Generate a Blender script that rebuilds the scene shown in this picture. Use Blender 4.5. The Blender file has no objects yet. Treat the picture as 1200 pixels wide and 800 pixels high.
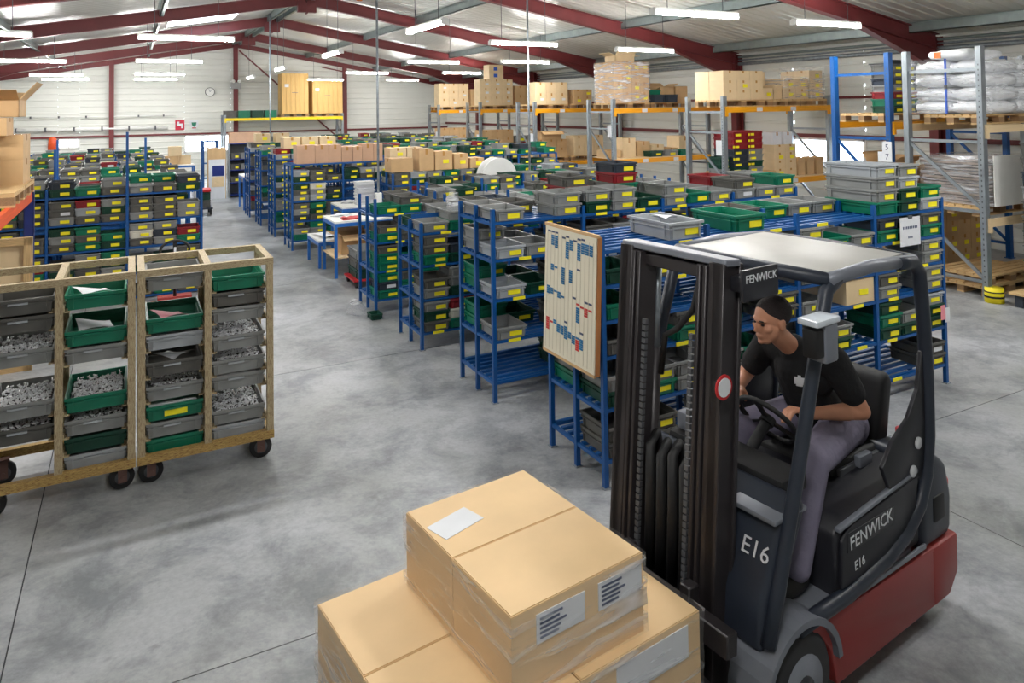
import bpy, bmesh, math, random
from mathutils import Vector, Matrix, Euler
from mathutils.bvhtree import BVHTree

random.seed(7)
SC = bpy.context.scene
COL = SC.collection
R = math.radians

# ------------------------------------------------------------------ camera, world, exposure
CAM_YAW, CAM_PITCH, CAM_ROLL = 0.4819, -0.0296, 0.0144      # right of the aisle axis, slightly upward, slight roll
F_PX, CX, CY = 853.75, 600.0, 99.15
cam_d = bpy.data.cameras.new('camera'); cam = bpy.data.objects.new('camera', cam_d); COL.objects.link(cam)
_f = Vector((math.sin(CAM_YAW)*math.cos(CAM_PITCH), math.cos(CAM_YAW)*math.cos(CAM_PITCH), -math.sin(CAM_PITCH)))
_r = Vector((math.cos(CAM_YAW), -math.sin(CAM_YAW), 0)); _dn = _f.cross(_r)
_r2 = _r*math.cos(CAM_ROLL)+_dn*math.sin(CAM_ROLL); _d2 = -_r*math.sin(CAM_ROLL)+_dn*math.cos(CAM_ROLL)
_m = Matrix.Identity(4)
for i in range(3):
    _m[i][0] = _r2[i]; _m[i][1] = -_d2[i]; _m[i][2] = -_f[i]
_m[0][3], _m[1][3], _m[2][3] = 0, 0, 2.8
cam.matrix_world = _m
cam_d.sensor_width = 36; cam_d.lens = F_PX/1200*36
cam_d.shift_x = (600-CX)/1200; cam_d.shift_y = (CY-400)/1200
cam_d.clip_end = 200; cam_d.clip_start = 0.05
SC.camera = cam
w = bpy.data.worlds.new('world'); SC.world = w; w.use_nodes = True
w.node_tree.nodes['Background'].inputs[0].default_value = (0.80, 0.90, 1.0, 1)
w.node_tree.nodes['Background'].inputs[1].default_value = 9.0
SC.view_settings.view_transform = 'Standard'; SC.view_settings.look = 'None'
SC.view_settings.gamma = 1; SC.view_settings.use_curve_mapping = False
SC.view_settings.exposure = 0.5
TUBE_STRENGTH = 98.0

# ------------------------------------------------------------------ materials
MATS = {}
def srgb(r, g, b):
    f = lambda c: (c/255/12.92) if c/255 <= 0.04045 else ((c/255+0.055)/1.055)**2.4
    return (f(r), f(g), f(b), 1)
def mat(name, rgb, rough=0.5, metal=0.0, var=0.12, scale=6.0, bump=0.0, bscale=60, spec=0.5, dark=None, dthr=0.62, coat=0):
    if name in MATS: return MATS[name]
    m = bpy.data.materials.new(name); m.use_nodes = True; nt = m.node_tree; n = nt.nodes; l = nt.links
    b = n['Principled BSDF']; c = srgb(*rgb)
    b.inputs['Roughness'].default_value = rough; b.inputs['Metallic'].default_value = metal
    b.inputs['Specular IOR Level'].default_value = spec
    if coat: b.inputs['Coat Weight'].default_value = coat
    tc = n.new('ShaderNodeTexCoord'); nz = n.new('ShaderNodeTexNoise'); nz.inputs['Scale'].default_value = scale
    nz.inputs['Detail'].default_value = 5; l.new(tc.outputs['Object'], nz.inputs['Vector'])
    rp = n.new('ShaderNodeValToRGB'); rp.color_ramp.elements[0].position = 0.3; rp.color_ramp.elements[1].position = 0.7
    k0, k1 = 1-var, 1+var
    rp.color_ramp.elements[0].color = (c[0]*k0, c[1]*k0, c[2]*k0, 1)
    rp.color_ramp.elements[1].color = (min(c[0]*k1,1), min(c[1]*k1,1), min(c[2]*k1,1), 1)
    l.new(nz.outputs['Fac'], rp.inputs[0]); out = rp.outputs[0]
    if dark:
        n2 = n.new('ShaderNodeTexNoise'); n2.inputs['Scale'].default_value = scale*3.1; n2.inputs['Detail'].default_value = 8
        n2.inputs['Roughness'].default_value = 0.7
        l.new(tc.outputs['Object'], n2.inputs['Vector'])
        r2 = n.new('ShaderNodeValToRGB'); r2.color_ramp.elements[0].position = dthr; r2.color_ramp.elements[1].position = dthr+0.06
        l.new(n2.outputs['Fac'], r2.inputs[0])
        mx = n.new('ShaderNodeMix'); mx.data_type = 'RGBA'
        l.new(r2.outputs[0], mx.inputs[0]); l.new(out, mx.inputs[6]); mx.inputs[7].default_value = srgb(*dark); out = mx.outputs[2]
    l.new(out, b.inputs['Base Color'])
    if bump:
        n3 = n.new('ShaderNodeTexNoise'); n3.inputs['Scale'].default_value = bscale; l.new(tc.outputs['Object'], n3.inputs['Vector'])
        bp = n.new('ShaderNodeBump'); bp.inputs['Strength'].default_value = bump; bp.inputs['Distance'].default_value = 0.02
        l.new(n3.outputs['Fac'], bp.inputs['Height']); l.new(bp.outputs[0], b.inputs['Normal'])
    MATS[name] = m; return m
def emis(name, rgb, s):
    if name in MATS: return MATS[name]
    m = bpy.data.materials.new(name); m.use_nodes = True; n = m.node_tree.nodes
    b = n['Principled BSDF']; b.inputs['Base Color'].default_value = (*rgb, 1)
    b.inputs['Emission Color'].default_value = (*rgb, 1); b.inputs['Emission Strength'].default_value = s
    MATS[name] = m; return m
def sheer(name, rgb, op, rough=0.15, bump=0.35, bscale=5):
    """thin plastic film or pane: mostly see-through, with soft creases that catch the light"""
    m = bpy.data.materials.new(name); m.use_nodes = True; nt = m.node_tree; n = nt.nodes; l = nt.links
    n.remove(n['Principled BSDF']); o = n['Material Output']
    t = n.new('ShaderNodeBsdfTransparent'); p = n.new('ShaderNodeBsdfPrincipled')
    p.inputs['Base Color'].default_value = srgb(*rgb); p.inputs['Roughness'].default_value = rough
    mx = n.new('ShaderNodeMixShader'); l.new(t.outputs[0], mx.inputs[1]); l.new(p.outputs[0], mx.inputs[2]); l.new(mx.outputs[0], o.inputs[0])
    if not bump:
        mx.inputs[0].default_value = op; MATS[name] = m; return m
    tc = n.new('ShaderNodeTexCoord'); mp = n.new('ShaderNodeMapping'); mp.inputs['Scale'].default_value = (.35, .35, 3.0); mp.inputs['Rotation'].default_value = (0.35, -0.4, 0)
    l.new(tc.outputs['Object'], mp.inputs[0])
    nz = n.new('ShaderNodeTexNoise'); nz.inputs['Scale'].default_value = bscale; nz.inputs['Detail'].default_value = 3; nz.inputs['Distortion'].default_value = 1.2
    l.new(mp.outputs[0], nz.inputs['Vector'])
    rp = n.new('ShaderNodeMapRange'); rp.inputs['From Min'].default_value = 0.5; rp.inputs['From Max'].default_value = 0.72
    rp.inputs['To Min'].default_value = op*0.35; rp.inputs['To Max'].default_value = min(op*2.6, .9)
    l.new(nz.outputs['Fac'], rp.inputs[0]); l.new(rp.outputs[0], mx.inputs[0])
    bp = n.new('ShaderNodeBump'); bp.inputs['Strength'].default_value = bump; bp.inputs['Distance'].default_value = .03; l.new(nz.outputs['Fac'], bp.inputs['Height']); l.new(bp.outputs[0], p.inputs['Normal'])
    MATS[name] = m; return m

mat('rack_blue', (12, 80, 146), 0.4, dark=(120, 140, 165), dthr=0.70, scale=9)
mat('rack_navy', (30, 48, 120), 0.4)
mat('galv', (152, 160, 166), 0.35, 0.55, var=0.2, scale=14)
mat('beam_orange', (240, 165, 20), 0.45)
mat('beam_yellow', (246, 214, 10), 0.45)
mat('beam_red', (226, 84, 34), 0.45)
mat('maroon', (112, 44, 46), 0.5, var=0.1, scale=3)
mat('purlin', (140, 152, 150), 0.4, 0.3)
mat('ceiling_sheet', (214, 214, 206), 0.28, 0.2, var=0.06, scale=0.8)
mat('wall_sheet', (226, 227, 220), 0.5, var=0.04, scale=0.7)
mat('crate_grey', (138, 140, 139), 0.45, var=0.10, scale=7)
mat('crate_light', (164, 169, 174), 0.45, var=0.08, scale=7)
mat('crate_taupe', (92, 91, 87), 0.5, var=0.12, scale=7)
mat('crate_green', (5, 114, 86), 0.42, var=0.14, scale=5)
mat('crate_dgreen', (6, 62, 46), 0.45, var=0.14, scale=5)
mat('crate_red', (140, 26, 36), 0.45, var=0.1)
mat('crate_white', (222, 218, 204), 0.5, var=0.05)
mat('crate_blue', (26, 110, 190), 0.45)
mat('crate_navy', (48, 56, 68), 0.45)
mat('label_yellow', (250, 236, 30), 0.6, var=0.03, scale=30, dark=(96, 90, 20), dthr=0.66)
mat('label_white', (222, 224, 228), 0.6, var=0.03)
mat('label_pink', (238, 150, 160), 0.6, var=0.03)
mat('cardboard', (204, 168, 122), 0.75, var=0.07, scale=5)
mat('cardboard_pale', (226, 200, 158), 0.75, var=0.06, scale=5)
mat('cardboard_rose', (206, 166, 136), 0.75, var=0.06, scale=5)
mat('cardboard_load', (232, 198, 150), 0.6, var=0.05, scale=4)
mat('tape', (190, 140, 80), 0.25, var=0.05)
mat('box_inside', (150, 112, 72), 0.8)
mat('pallet_wood', (206, 172, 122), 0.8, var=0.2, scale=8)
mat('old_wood', (150, 118, 84), 0.8, var=0.2, scale=8)
mat('plywood', (218, 178, 110), 0.7, var=0.12, scale=3)
mat('trolley_paint', (186, 170, 136), 0.6, var=0.12, scale=9, dark=(112, 78, 48), dthr=0.51)
mat('trolley_yellow', (190, 160, 96), 0.6, var=0.15, scale=9, dark=(112, 66, 36), dthr=0.5)
mat('caster_steel', (112, 84, 78), 0.5, 0.3)
mat('rubber', (44, 44, 46), 0.65, var=0.2)
mat('steel_parts', (246, 247, 250), 0.25, 0.0, var=0.05, scale=40)
mat('fork_black', (38, 38, 44), 0.42, var=0.15, scale=5)
mat('mast_black', (52, 48, 50), 0.4, 0.2, var=0.2, scale=5)
mat('fork_slate', (44, 50, 62), 0.42, var=0.1)
mat('fork_grey', (128, 132, 142), 0.4, 0.2, var=0.1)
mat('fork_red', (158, 54, 50), 0.42, var=0.08, scale=3)
mat('roof_pale', (168, 166, 160), 0.4, var=0.06)
mat('seat_black', (26, 26, 28), 0.6)
mat('skin', (206, 146, 116), 0.5, var=0.05, scale=12)
mat('shirt', (22, 22, 25), 0.85, var=0.15, bump=0.3, bscale=30)
mat('trousers', (134, 128, 150), 0.85, var=0.12, bump=0.3, bscale=26)
mat('hair', (44, 34, 34), 0.7, var=0.2, bump=0.6, bscale=200)
mat('shoe', (36, 34, 34), 0.6)
mat('white_paint', (240, 240, 236), 0.5, var=0.03)
mat('board_face', (228, 221, 200), 0.6, var=0.03)
mat('board_strip', (206, 198, 176), 0.6)
mat('board_edge', (176, 116, 66), 0.6)
mat('card_blue', (34, 112, 160), 0.6)
mat('card_red', (200, 56, 52), 0.6)
mat('tag_red', (190, 30, 36), 0.5)
mat('poster_red', (196, 30, 60), 0.5)
mat('ink', (70, 80, 110), 0.6)
mat('bag_white', (242, 244, 247), 0.32, var=0.03, bump=0.4, bscale=9)
mat('bag_strap', (60, 100, 200), 0.5)
mat('orange_print', (230, 120, 40), 0.5)
mat('yellow_guard', (240, 220, 20), 0.5)
mat('black_strap', (28, 28, 28), 0.6)
mat('grey_dark', (84, 86, 90), 0.5)
mat('table_white', (236, 236, 232), 0.45, var=0.03)
mat('table_blue', (40, 108, 190), 0.4)
mat('clear_pvc', (220, 228, 236), 0.2)
mat('slate_sheet', (170, 158, 150), 0.3, 0.2, var=0.35, scale=6, bump=0.6, bscale=14)
mat('joint', (60, 62, 66), 0.9)
mat('heater', (150, 150, 150), 0.5)
mat('orange_lamp', (240, 120, 20), 0.4)
emis('tube_light', (1.0, 0.99, 0.97), TUBE_STRENGTH)
sheer('film', (240, 243, 248), 0.26)
sheer('glass', (230, 240, 246), 0.06, rough=0.05, bump=0)
sheer('film_dense', (240, 243, 248), 0.34)

def floor_mat():
    m = bpy.data.materials.new('concrete'); m.use_nodes = True; nt = m.node_tree; n = nt.nodes; l = nt.links
    b = n['Principled BSDF']; tc = n.new('ShaderNodeTexCoord')
    def noise(s, d, rg=0.55, dist=0):
        z = n.new('ShaderNodeTexNoise'); z.inputs['Scale'].default_value = s; z.inputs['Detail'].default_value = d
        z.inputs['Roughness'].default_value = rg; z.inputs['Distortion'].default_value = dist
        l.new(tc.outputs['Object'], z.inputs['Vector']); return z.outputs['Fac']
    def ramp(f, a, b_, ca, cb):
        r = n.new('ShaderNodeValToRGB'); r.color_ramp.elements[0].position = a; r.color_ramp.elements[1].position = b_
        r.color_ramp.elements[0].color = ca; r.color_ramp.elements[1].color = cb; l.new(f, r.inputs[0]); return r.outputs[0]
    def mul(a, b_, fac=1):
        x = n.new('ShaderNodeMix'); x.data_type = 'RGBA'; x.blend_type = 'MULTIPLY'; x.inputs[0].default_value = fac
        l.new(a, x.inputs[6]); l.new(b_, x.inputs[7]); return x.outputs[2]
    base = ramp(noise(0.55, 6, 0.6, 0.15), 0.3, 0.72, srgb(146, 148, 146), srgb(190, 193, 198))
    st = ramp(noise(1.7, 9, 0.74, 0.25), 0.38, 0.56, (0.56, 0.57, 0.59, 1), (1, 1, 1, 1))
    fine = ramp(noise(26, 6, 0.7), 0.28, 0.62, (0.80, 0.80, 0.81, 1), (1, 1, 1, 1))
    spot = ramp(noise(3.6, 4, 0.5), 0.68, 0.74, (1, 1, 1, 1), (0.72, 0.71, 0.70, 1))
    l.new(mul(mul(mul(base, st), fine), spot), b.inputs['Base Color'])
    rr = n.new('ShaderNodeMapRange'); rr.inputs['To Min'].default_value = 0.26; rr.inputs['To Max'].default_value = 0.5
    l.new(noise(2.2, 5), rr.inputs[0]); l.new(rr.outputs[0], b.inputs['Roughness'])
    MATS['concrete'] = m
floor_mat()

# ------------------------------------------------------------------ mesh helpers
class MB:
    def __init__(s): s.v = []; s.f = []; s.m = []
    def add(s, vs, fs, mi=0, M=None):
        o = len(s.v)
        s.v += [tuple(M @ Vector(p)) for p in vs] if M else [tuple(p) for p in vs]
        for f in fs: s.f.append(tuple(i+o for i in f)); s.m.append(mi)
        return s
    def box(s, x0, x1, y0, y1, z0, z1, mi=0, M=None):
        return s.add([(x0,y0,z0),(x1,y0,z0),(x1,y1,z0),(x0,y1,z0),(x0,y0,z1),(x1,y0,z1),(x1,y1,z1),(x0,y1,z1)],
            [(0,3,2,1),(4,5,6,7),(0,1,5,4),(1,2,6,5),(2,3,7,6),(3,0,4,7)], mi, M)
    def bar(s, a, b, w, h, mi=0, up=(0,0,1)):
        a = Vector(a); b = Vector(b); d = (b-a); L = d.length; d.normalize(); u = Vector(up)
        if abs(d.dot(u)) > 0.98: u = Vector((0,1,0))
        x = d.cross(u).normalized(); z = x.cross(d).normalized()
        M = Matrix((( x.x, d.x, z.x, a.x), (x.y, d.y, z.y, a.y), (x.z, d.z, z.z, a.z), (0,0,0,1)))
        return s.box(-w/2, w/2, 0, L, -h/2, h/2, mi, M)
    def cyl(s, a, b, r0, r1=None, n=12, mi=0, caps=True):
        r1 = r0 if r1 is None else r1
        a = Vector(a); b = Vector(b); d = (b-a).normalized(); u = Vector((0,0,1)) if abs(d.z) < 0.9 else Vector((1,0,0))
        x = d.cross(u).normalized(); y = d.cross(x)
        vs = []
        for p, r in ((a, r0), (b, r1)):
            for i in range(n):
                t = 2*math.pi*i/n; vs.append(p + x*math.cos(t)*r + y*math.sin(t)*r)
        fs = [(i, (i+1)%n, n+(i+1)%n, n+i) for i in range(n)]
        if caps: fs += [tuple(reversed(range(n))), tuple(range(n, 2*n))]
        return s.add(vs, fs, mi)
    def tube(s, pts, r, n=10, mi=0):
        pts = [Vector(p) for p in pts]; rings = []; prev = None
        for i, p in enumerate(pts):
            d = (pts[min(i+1, len(pts)-1)]-pts[max(i-1, 0)]).normalized()
            if prev is None:
                u = Vector((0,0,1)) if abs(d.z) < 0.9 else Vector((1,0,0)); x = d.cross(u).normalized()
            else: x = (prev - d*prev.dot(d)).normalized()
            prev = x; y = d.cross(x); rr = r[i] if isinstance(r, (list, tuple)) else r
            rings.append([p + x*math.cos(2*math.pi*k/n)*rr + y*math.sin(2*math.pi*k/n)*rr for k in range(n)])
        vs = [q for g in rings for q in g]; fs = []
        for i in range(len(pts)-1):
            for k in range(n): fs.append((i*n+k, i*n+(k+1)%n, (i+1)*n+(k+1)%n, (i+1)*n+k))
        fs += [tuple(reversed(range(n))), tuple((len(pts)-1)*n+k for k in range(n))]
        return s.add(vs, fs, mi)
    def prism(s, poly, y0, y1, mi=0, M=None):
        """polygon in xz extruded along y"""
        n = len(poly); vs = [(p[0], y0, p[1]) for p in poly]+[(p[0], y1, p[1]) for p in poly]
        fs = [tuple(range(n)), tuple(reversed(range(n, 2*n)))]+[(i, n+i, n+(i+1)%n, (i+1)%n) for i in range(n)]
        return s.add(vs, fs, mi, M)
    def mesh(s, name, mats, smooth=False):
        me = bpy.data.meshes.new(name); me.from_pydata(s.v, [], s.f)
        for m in (mats if isinstance(mats, (list, tuple)) else [mats]): me.materials.append(MATS[m])
        if any(s.m): me.polygons.foreach_set('material_index', s.m)
        me.validate()
        b = bmesh.new(); b.from_mesh(me); bmesh.ops.recalc_face_normals(b, faces=b.faces); b.to_mesh(me); b.free()
        if smooth: me.polygons.foreach_set('use_smooth', [True]*len(me.polygons))
        return me
def put(name, me, parent=None, loc=(0,0,0), rot=(0,0,0), scale=None):
    o = bpy.data.objects.new(name, me); COL.objects.link(o); o.location = loc; o.rotation_euler = rot
    if scale: o.scale = scale
    if parent: o.parent = parent
    return o
def empty(name, loc=(0,0,0), rz=0): 
    o = put(name, None, None, loc, (0,0,rz)); o.empty_display_size = 0.1; return o
def tag(o, label, cat, group=None, kind=None):
    o['label'] = label; o['category'] = cat
    if group: o['group'] = group
    if kind: o['kind'] = kind
    return o
def struct(o, label=None, cat=None):
    o['kind'] = 'structure'
    if label: o['label'] = label; o['category'] = cat
    return o
def part(name, mb, mats, parent, smooth=False): return put(name, mb.mesh(name, mats, smooth), parent)
def copy_tree(o, parent=None):
    c = o.copy(); COL.objects.link(c); c.parent = parent
    for ch in o.children: copy_tree(ch, c)
    return c
CACHE = {}
def cached(key, fn):
    if key not in CACHE: CACHE[key] = fn()
    return CACHE[key]
def unit_box(m): return cached(('ub', m), lambda: MB().box(-.5,.5,-.5,.5,-.5,.5).mesh('bar_'+m, m))
def block(name, m, parent, x0, x1, y0, y1, z0, z1):
    return put(name, unit_box(m), parent, ((x0+x1)/2, (y0+y1)/2, (z0+z1)/2), (0,0,0), (x1-x0, y1-y0, z1-z0))
def strut(name, m, parent, a, b, w, h):
    """a straight bar between two points, sharing the unit box mesh"""
    a = Vector(a); b = Vector(b); d = b-a
    o = put(name, unit_box(m), parent, (a+b)/2, (0,0,0), (w, d.length, h))
    o.rotation_mode = 'QUATERNION'; o.rotation_quaternion = d.to_track_quat('Y', 'Z'); return o
def text_mesh(name, s, size, m, parent, M, extrude=0.001, align='CENTER'):
    cu = bpy.data.curves.new(name, 'FONT'); cu.body = s; cu.size = size; cu.extrude = extrude; cu.align_x = align; cu.align_y = 'CENTER'; cu.resolution_u = 2
    t = bpy.data.objects.new(name, cu); COL.objects.link(t); dg = bpy.context.evaluated_depsgraph_get()
    me = bpy.data.meshes.new_from_object(t.evaluated_get(dg)); bpy.data.objects.remove(t); bpy.data.curves.remove(cu)
    me.materials.clear(); me.materials.append(MATS[m]); o = put(name, me, parent); o.matrix_local = M; return o
# ------------------------------------------------------------------ the building
XW, XL, XR, YG, YN = 14.3, -6.06, 4.12, 34.55, -5.0
SL = 0.1765
def ZS(x): return 5.92 - SL*abs(x-XR)          # underside of the roof sheet
PORTALS = [8.87+5.35*k for k in range(-2, 5)]

fl = put('floor', MB().box(XL-.3, XW+.3, YN, YG+.2, -.25, -.007).mesh('floor', 'joint')); struct(fl)
jx = [XL-.3, -.57, 4.95, 10.47, XW+.3]; jy = [YN, 0.0, 4.03, 8.07, 12.1, 16.15, 20.2, 24.2, 28.3, YG+.2]
for i in range(len(jx)-1):
    for j in range(len(jy)-1):
        part('slab', MB().box(jx[i]+.004, jx[i+1]-.004, jy[j]+.004, jy[j+1]-.004, -.2, 0), 'concrete', fl)

def ribbed(mb, u0, u1, z0, z1, fn, clip=None, pitch=0.26):
    """horizontally ribbed cladding; fn(u, depth, z) -> point; the ribs stand proud"""
    nz = max(1, round((z1-z0)/pitch)); h = (z1-z0)/nz
    for k in range(nz):
        za = z0+k*h; prof = [(0, za), (0, za+h*.72), (.022, za+h*.78), (.022, za+h*.94), (0, za+h)]
        for (d0, a), (d1, b) in zip(prof[:-1], prof[1:]):
            if clip:
                ua0, ua1 = clip(a); ub0, ub1 = clip(b)
            else: ua0, ua1, ub0, ub1 = u0, u1, u0, u1
            ua0, ua1, ub0, ub1 = max(ua0,u0), min(ua1,u1), max(ub0,u0), min(ub1,u1)
            if ua1 <= ua0: continue
            if ub1 < ub0: ub0 = ub1 = (ub0+ub1)/2
            mb.add([fn(ua0, d0, a), fn(ua1, d0, a), fn(ub1, d1, b), fn(ub0, d1, b)], [(0,1,2,3)])
def wall(name, fn, u0, u1, ztop, holes, clip=None):
    mb = MB(); cur = u0
    for (a, b, za, zb) in sorted(holes):
        ribbed(mb, cur, a, 0, ztop, fn, clip); 
        if za > 0.02: ribbed(mb, a, b, 0, za, fn, clip)
        ribbed(mb, a, b, zb, ztop, fn, clip); cur = b
    ribbed(mb, cur, u1, 0, ztop, fn, clip)
    return struct(put(name, mb.mesh(name, 'wall_sheet')))
gclip = lambda z: (XR-(5.95-z)/SL, XR+(5.95-z)/SL)
HB = [(-2.62, -1.86, 1.36, 1.75), (2.04, 3.92, 1.0, 1.74)]
HR = [(10.6, 12.55, 1.35, 1.95)]
wb = wall('wall_back', lambda u, d, z: (u, YG-d, z), XL, XW, 5.9, HB, gclip)
wr = wall('wall_right', lambda u, d, z: (XW-d, u, z), YN, YG, ZS(XW)+.05, HR)
wl = wall('wall_left', lambda u, d, z: (XL+d, u, z), YN, YG, ZS(XL)+.05, [])
wn = wall('wall_near', lambda u, d, z: (u, YN+d, z), XL, XW, 5.9, [], gclip)
for n_, (a, b, za, zb) in enumerate(HB+HR):
    y = YG; wq = n_ < 2
    fr = MB(); t = .05
    def P(u, d, z): return (u, YG+d, z) if wq else (XW+d, u, z)
    def fb(mb, u0, u1, d0, d1, z0, z1):
        p, q = P(u0, d0, z0), P(u1, d1, z1); return mb.box(min(p[0],q[0]), max(p[0],q[0]), min(p[1],q[1]), max(p[1],q[1]), z0, z1)
    fb(fr, a, b, -.05, .06, za-.02, za+t); fb(fr, a, b, -.05, .06, zb-t, zb+.02); fb(fr, a-.02, a+t, -.05, .06, za, zb); fb(fr, b-t, b+.02, -.05, .06, za, zb)
    fb(fr, (a+b)/2-.02, (a+b)/2+.02, -.03, .04, za, zb)
    wo = struct(part('window_%d' % (n_+1), fr, 'white_paint', None))
    mid = (a+b)/2
    for (c, d_) in ((a+t, mid-.02), (mid+.02, b-t)):
        pm = MB(); fb(pm, c, d_, -.004, .004, za+t, zb-t); part('pane', pm, 'glass', wo)
# dock door frame behind the camera
df = MB(); df.box(.38, .5, YN-.1, YN+.1, 0, 3.1).box(7, 7.12, YN-.1, YN+.1, 0, 3.1).box(.38, 7.12, YN-.1, YN+.1, 3.0, 3.15)
d1 = struct(part('door_1', df, 'maroon', None))
for k in range(12): block('shutter_slat', 'purlin', d1, .5, 7.0, YN+.03, YN+.07, k*.25, k*.25+.245)
mb = MB(); mb.cyl((.4, YN+.25, 3.25), (7.1, YN+.25, 3.25), .2, n=16); part('roller_shutter', mb, 'purlin', d1, True)

# girt rails on the walls (dark red)
block('girt', 'maroon', wb, XL, XW, YG-.1, YG-.03, 1.76, 1.84)
block('girt', 'maroon', wr, XW-.1, XW-.03, YN, YG, 1.96, 2.05)
block('girt', 'maroon', wr, XW-.1, XW-.03, YN, YG, 2.86, 2.92)
# roof sheets with ribs running down the slope
ce = MB()
SKY = [(0.95, 2.85, 22.5, 24.5)]      # the one roof window in the photograph
def roofquad(mb, x0, x1, y0, y1, dz0, dz1):
    mb.add([(x0, y0, ZS(x0)+dz0), (x1, y0, ZS(x1)+dz0), (x1, y1, ZS(x1)+dz1), (x0, y1, ZS(x0)+dz1)], [(0,1,2,3)])
xs = sorted(set([XL-.2, XR, XW+.2]+[v for s in SKY for v in s[:2]]))
def roof_strip(y0, y1, d0, d1):
    for xa, xb in zip(xs[:-1], xs[1:]):
        if any(s[0] <= xa+1e-6 and xb <= s[1]+1e-6 and s[2] <= (y0+y1)/2 <= s[3] for s in SKY): continue
        roofquad(ce, xa, xb, y0, y1, d0, d1)
y = YN; p = 0.25
while y < YG+.1:
    roof_strip(y, y+p*.64, 0, 0); roof_strip(y+p*.64, y+p*.74, 0, .016); roof_strip(y+p*.74, y+p*.90, .016, .016); roof_strip(y+p*.90, y+p, .016, 0); y += p
ceil = struct(put('ceiling', ce.mesh('ceiling', 'ceiling_sheet')))
tm = bpy.data.materials.new('rooflight'); tm.use_nodes = True; nn = tm.node_tree.nodes; nn.remove(nn['Principled BSDF'])
tb = nn.new('ShaderNodeBsdfTranslucent'); tb.inputs[0].default_value = (.55, .57, .58, 1); tm.node_tree.links.new(tb.outputs[0], nn['Material Output'].inputs[0]); MATS['rooflight'] = tm
for (x0, x1, y0, y1) in SKY:
    sm = MB(); roofquad(sm, x0-.03, x1+.03, y0-.15, y1+.15, .03, .03); part('rooflight', sm, 'rooflight', ceil)
# purlins (galvanised, along the hall) and ridge
for x in (-5.0, -2.4, 0.62, XR-.14, XR+.14, 7.2, 10.42, 13.3):
    z = ZS(x); mb = MB(); mb.box(x-.015, x+.015, YN, YG, z-.2, z-.005); mb.box(x-.015, x+.075, YN, YG, z-.2, z-.185); mb.box(x-.06, x+.02, YN, YG, z-.02, z-.005)
    part('purlin', mb, 'purlin', ceil)
def ibeam(mb, a, b, depth, width=.16, tf=.016, tw=.014):
    a = Vector(a); b = Vector(b); up = Vector((0,1,0)).cross((b-a).normalized()); up = up if up.z > 0 else -up
    mb.bar(a+up*(depth/2-tf/2), b+up*(depth/2-tf/2), width, tf, up=up); mb.bar(a-up*(depth/2-tf/2), b-up*(depth/2-tf/2), width, tf, up=up)
    mb.bar(a, b, tw, depth-2*tf, up=up)
for k, yp in enumerate(PORTALS):
    for sx in (1, -1):
        xe = XW-.2 if sx > 0 else XL+.2
        D = .30; zt = lambda x: ZS(x)-.05-D/2
        mb = MB(); ibeam(mb, (XR, yp, zt(XR)), (xe, yp, zt(xe)), D); part('rafter', mb, 'maroon', ceil)
        # haunch: tapered web with bottom flange towards the column
        xa = xe-sx*2.4; za = zt(xa)-D/2; zb = zt(xe)-D/2-.42
        hb = MB(); poly = [(xa, za+.01), (xe, zt(xe)-D/2+.01), (xe, zb)]
        hb.prism(poly if sx > 0 else poly[::-1], yp-.007, yp+.007); hb.bar((xa, yp, za), (xe, yp, zb), .16, .016, up=(0,0,1)); part('haunch', hb, 'maroon', ceil)
        cb = MB(); cb.box(xe-.13, xe-.11, yp-.09, yp+.09, 0, zt(xe)+.1).box(xe+.11, xe+.13, yp-.09, yp+.09, 0, zt(xe)+.1).box(xe-.12, xe+.12, yp-.007, yp+.007, 0, zt(xe)+.1)
        part('column', cb, 'maroon', ceil)
    ab = MB(); ab.box(XR-.24, XR+.24, yp-.09, yp+.09, ZS(XR)-.56, ZS(XR)-.30).box(XR-.012, XR+.012, yp-.1, yp+.1, ZS(XR)-.6, ZS(XR)-.08); part('apex_plate', ab, 'maroon', ceil)
# gable frame
for sx in (1, -1):
    xe = XW-.1 if sx > 0 else XL+.1
    mb = MB(); ibeam(mb, (XR, YG-.18, ZS(XR)-.22), (xe, YG-.18, ZS(xe)-.22), .2, .12); part('gable_rafter', mb, 'maroon', wb)
for x in (-.72, 4.12, 9.0):
    zt = ZS(x)-.3; mb = MB(); mb.box(x-.09, x+.09, YG-.26, YG-.24, 0, zt).box(x-.09, x+.09, YG-.12, YG-.10, 0, zt).box(x-.008, x+.008, YG-.25, YG-.11, 0, zt); part('gable_column', mb, 'maroon', wb)
strut('gable_brace', 'maroon', wb, (4.25, YG-.3, 5.45), (8.9, YG-.3, 1.2), .06, .06)
strut('gable_brace', 'maroon', wb, (8.9, YG-.3, 4.55), (7.9, YG-.3, 4.75), .05, .05)
# conduits and gutter lines under the eaves
for dz, r, m in ((-.12, .03, 'purlin'), (-.2, .02, 'label_yellow'), (-.3, .045, 'galv')):
    mb = MB(); mb.cyl((XW-.12, YN, ZS(XW)+dz), (XW-.12, YG, ZS(XW)+dz), r, n=8); part('conduit', mb, 'galv' if m == 'label_yellow' else m, wr, True)
for z, r, x0, x1 in ((2.62, .022, -4, 1.7), (2.12, .07, -4.5, 1.4)):
    mb = MB(); mb.cyl((x0, YG-.2, z), (x1, YG-.2, z), r, n=10); part('pipe', mb, 'white_paint', wb, True)
    for k in range(6): 
        x = x0+(x1-x0)*(k+.5)/6; block('pipe_clip', 'grey_dark', wb, x-.03, x+.03, YG-.2-r-.015, YG-.03, z-r-.02, z+r+.02)

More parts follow.
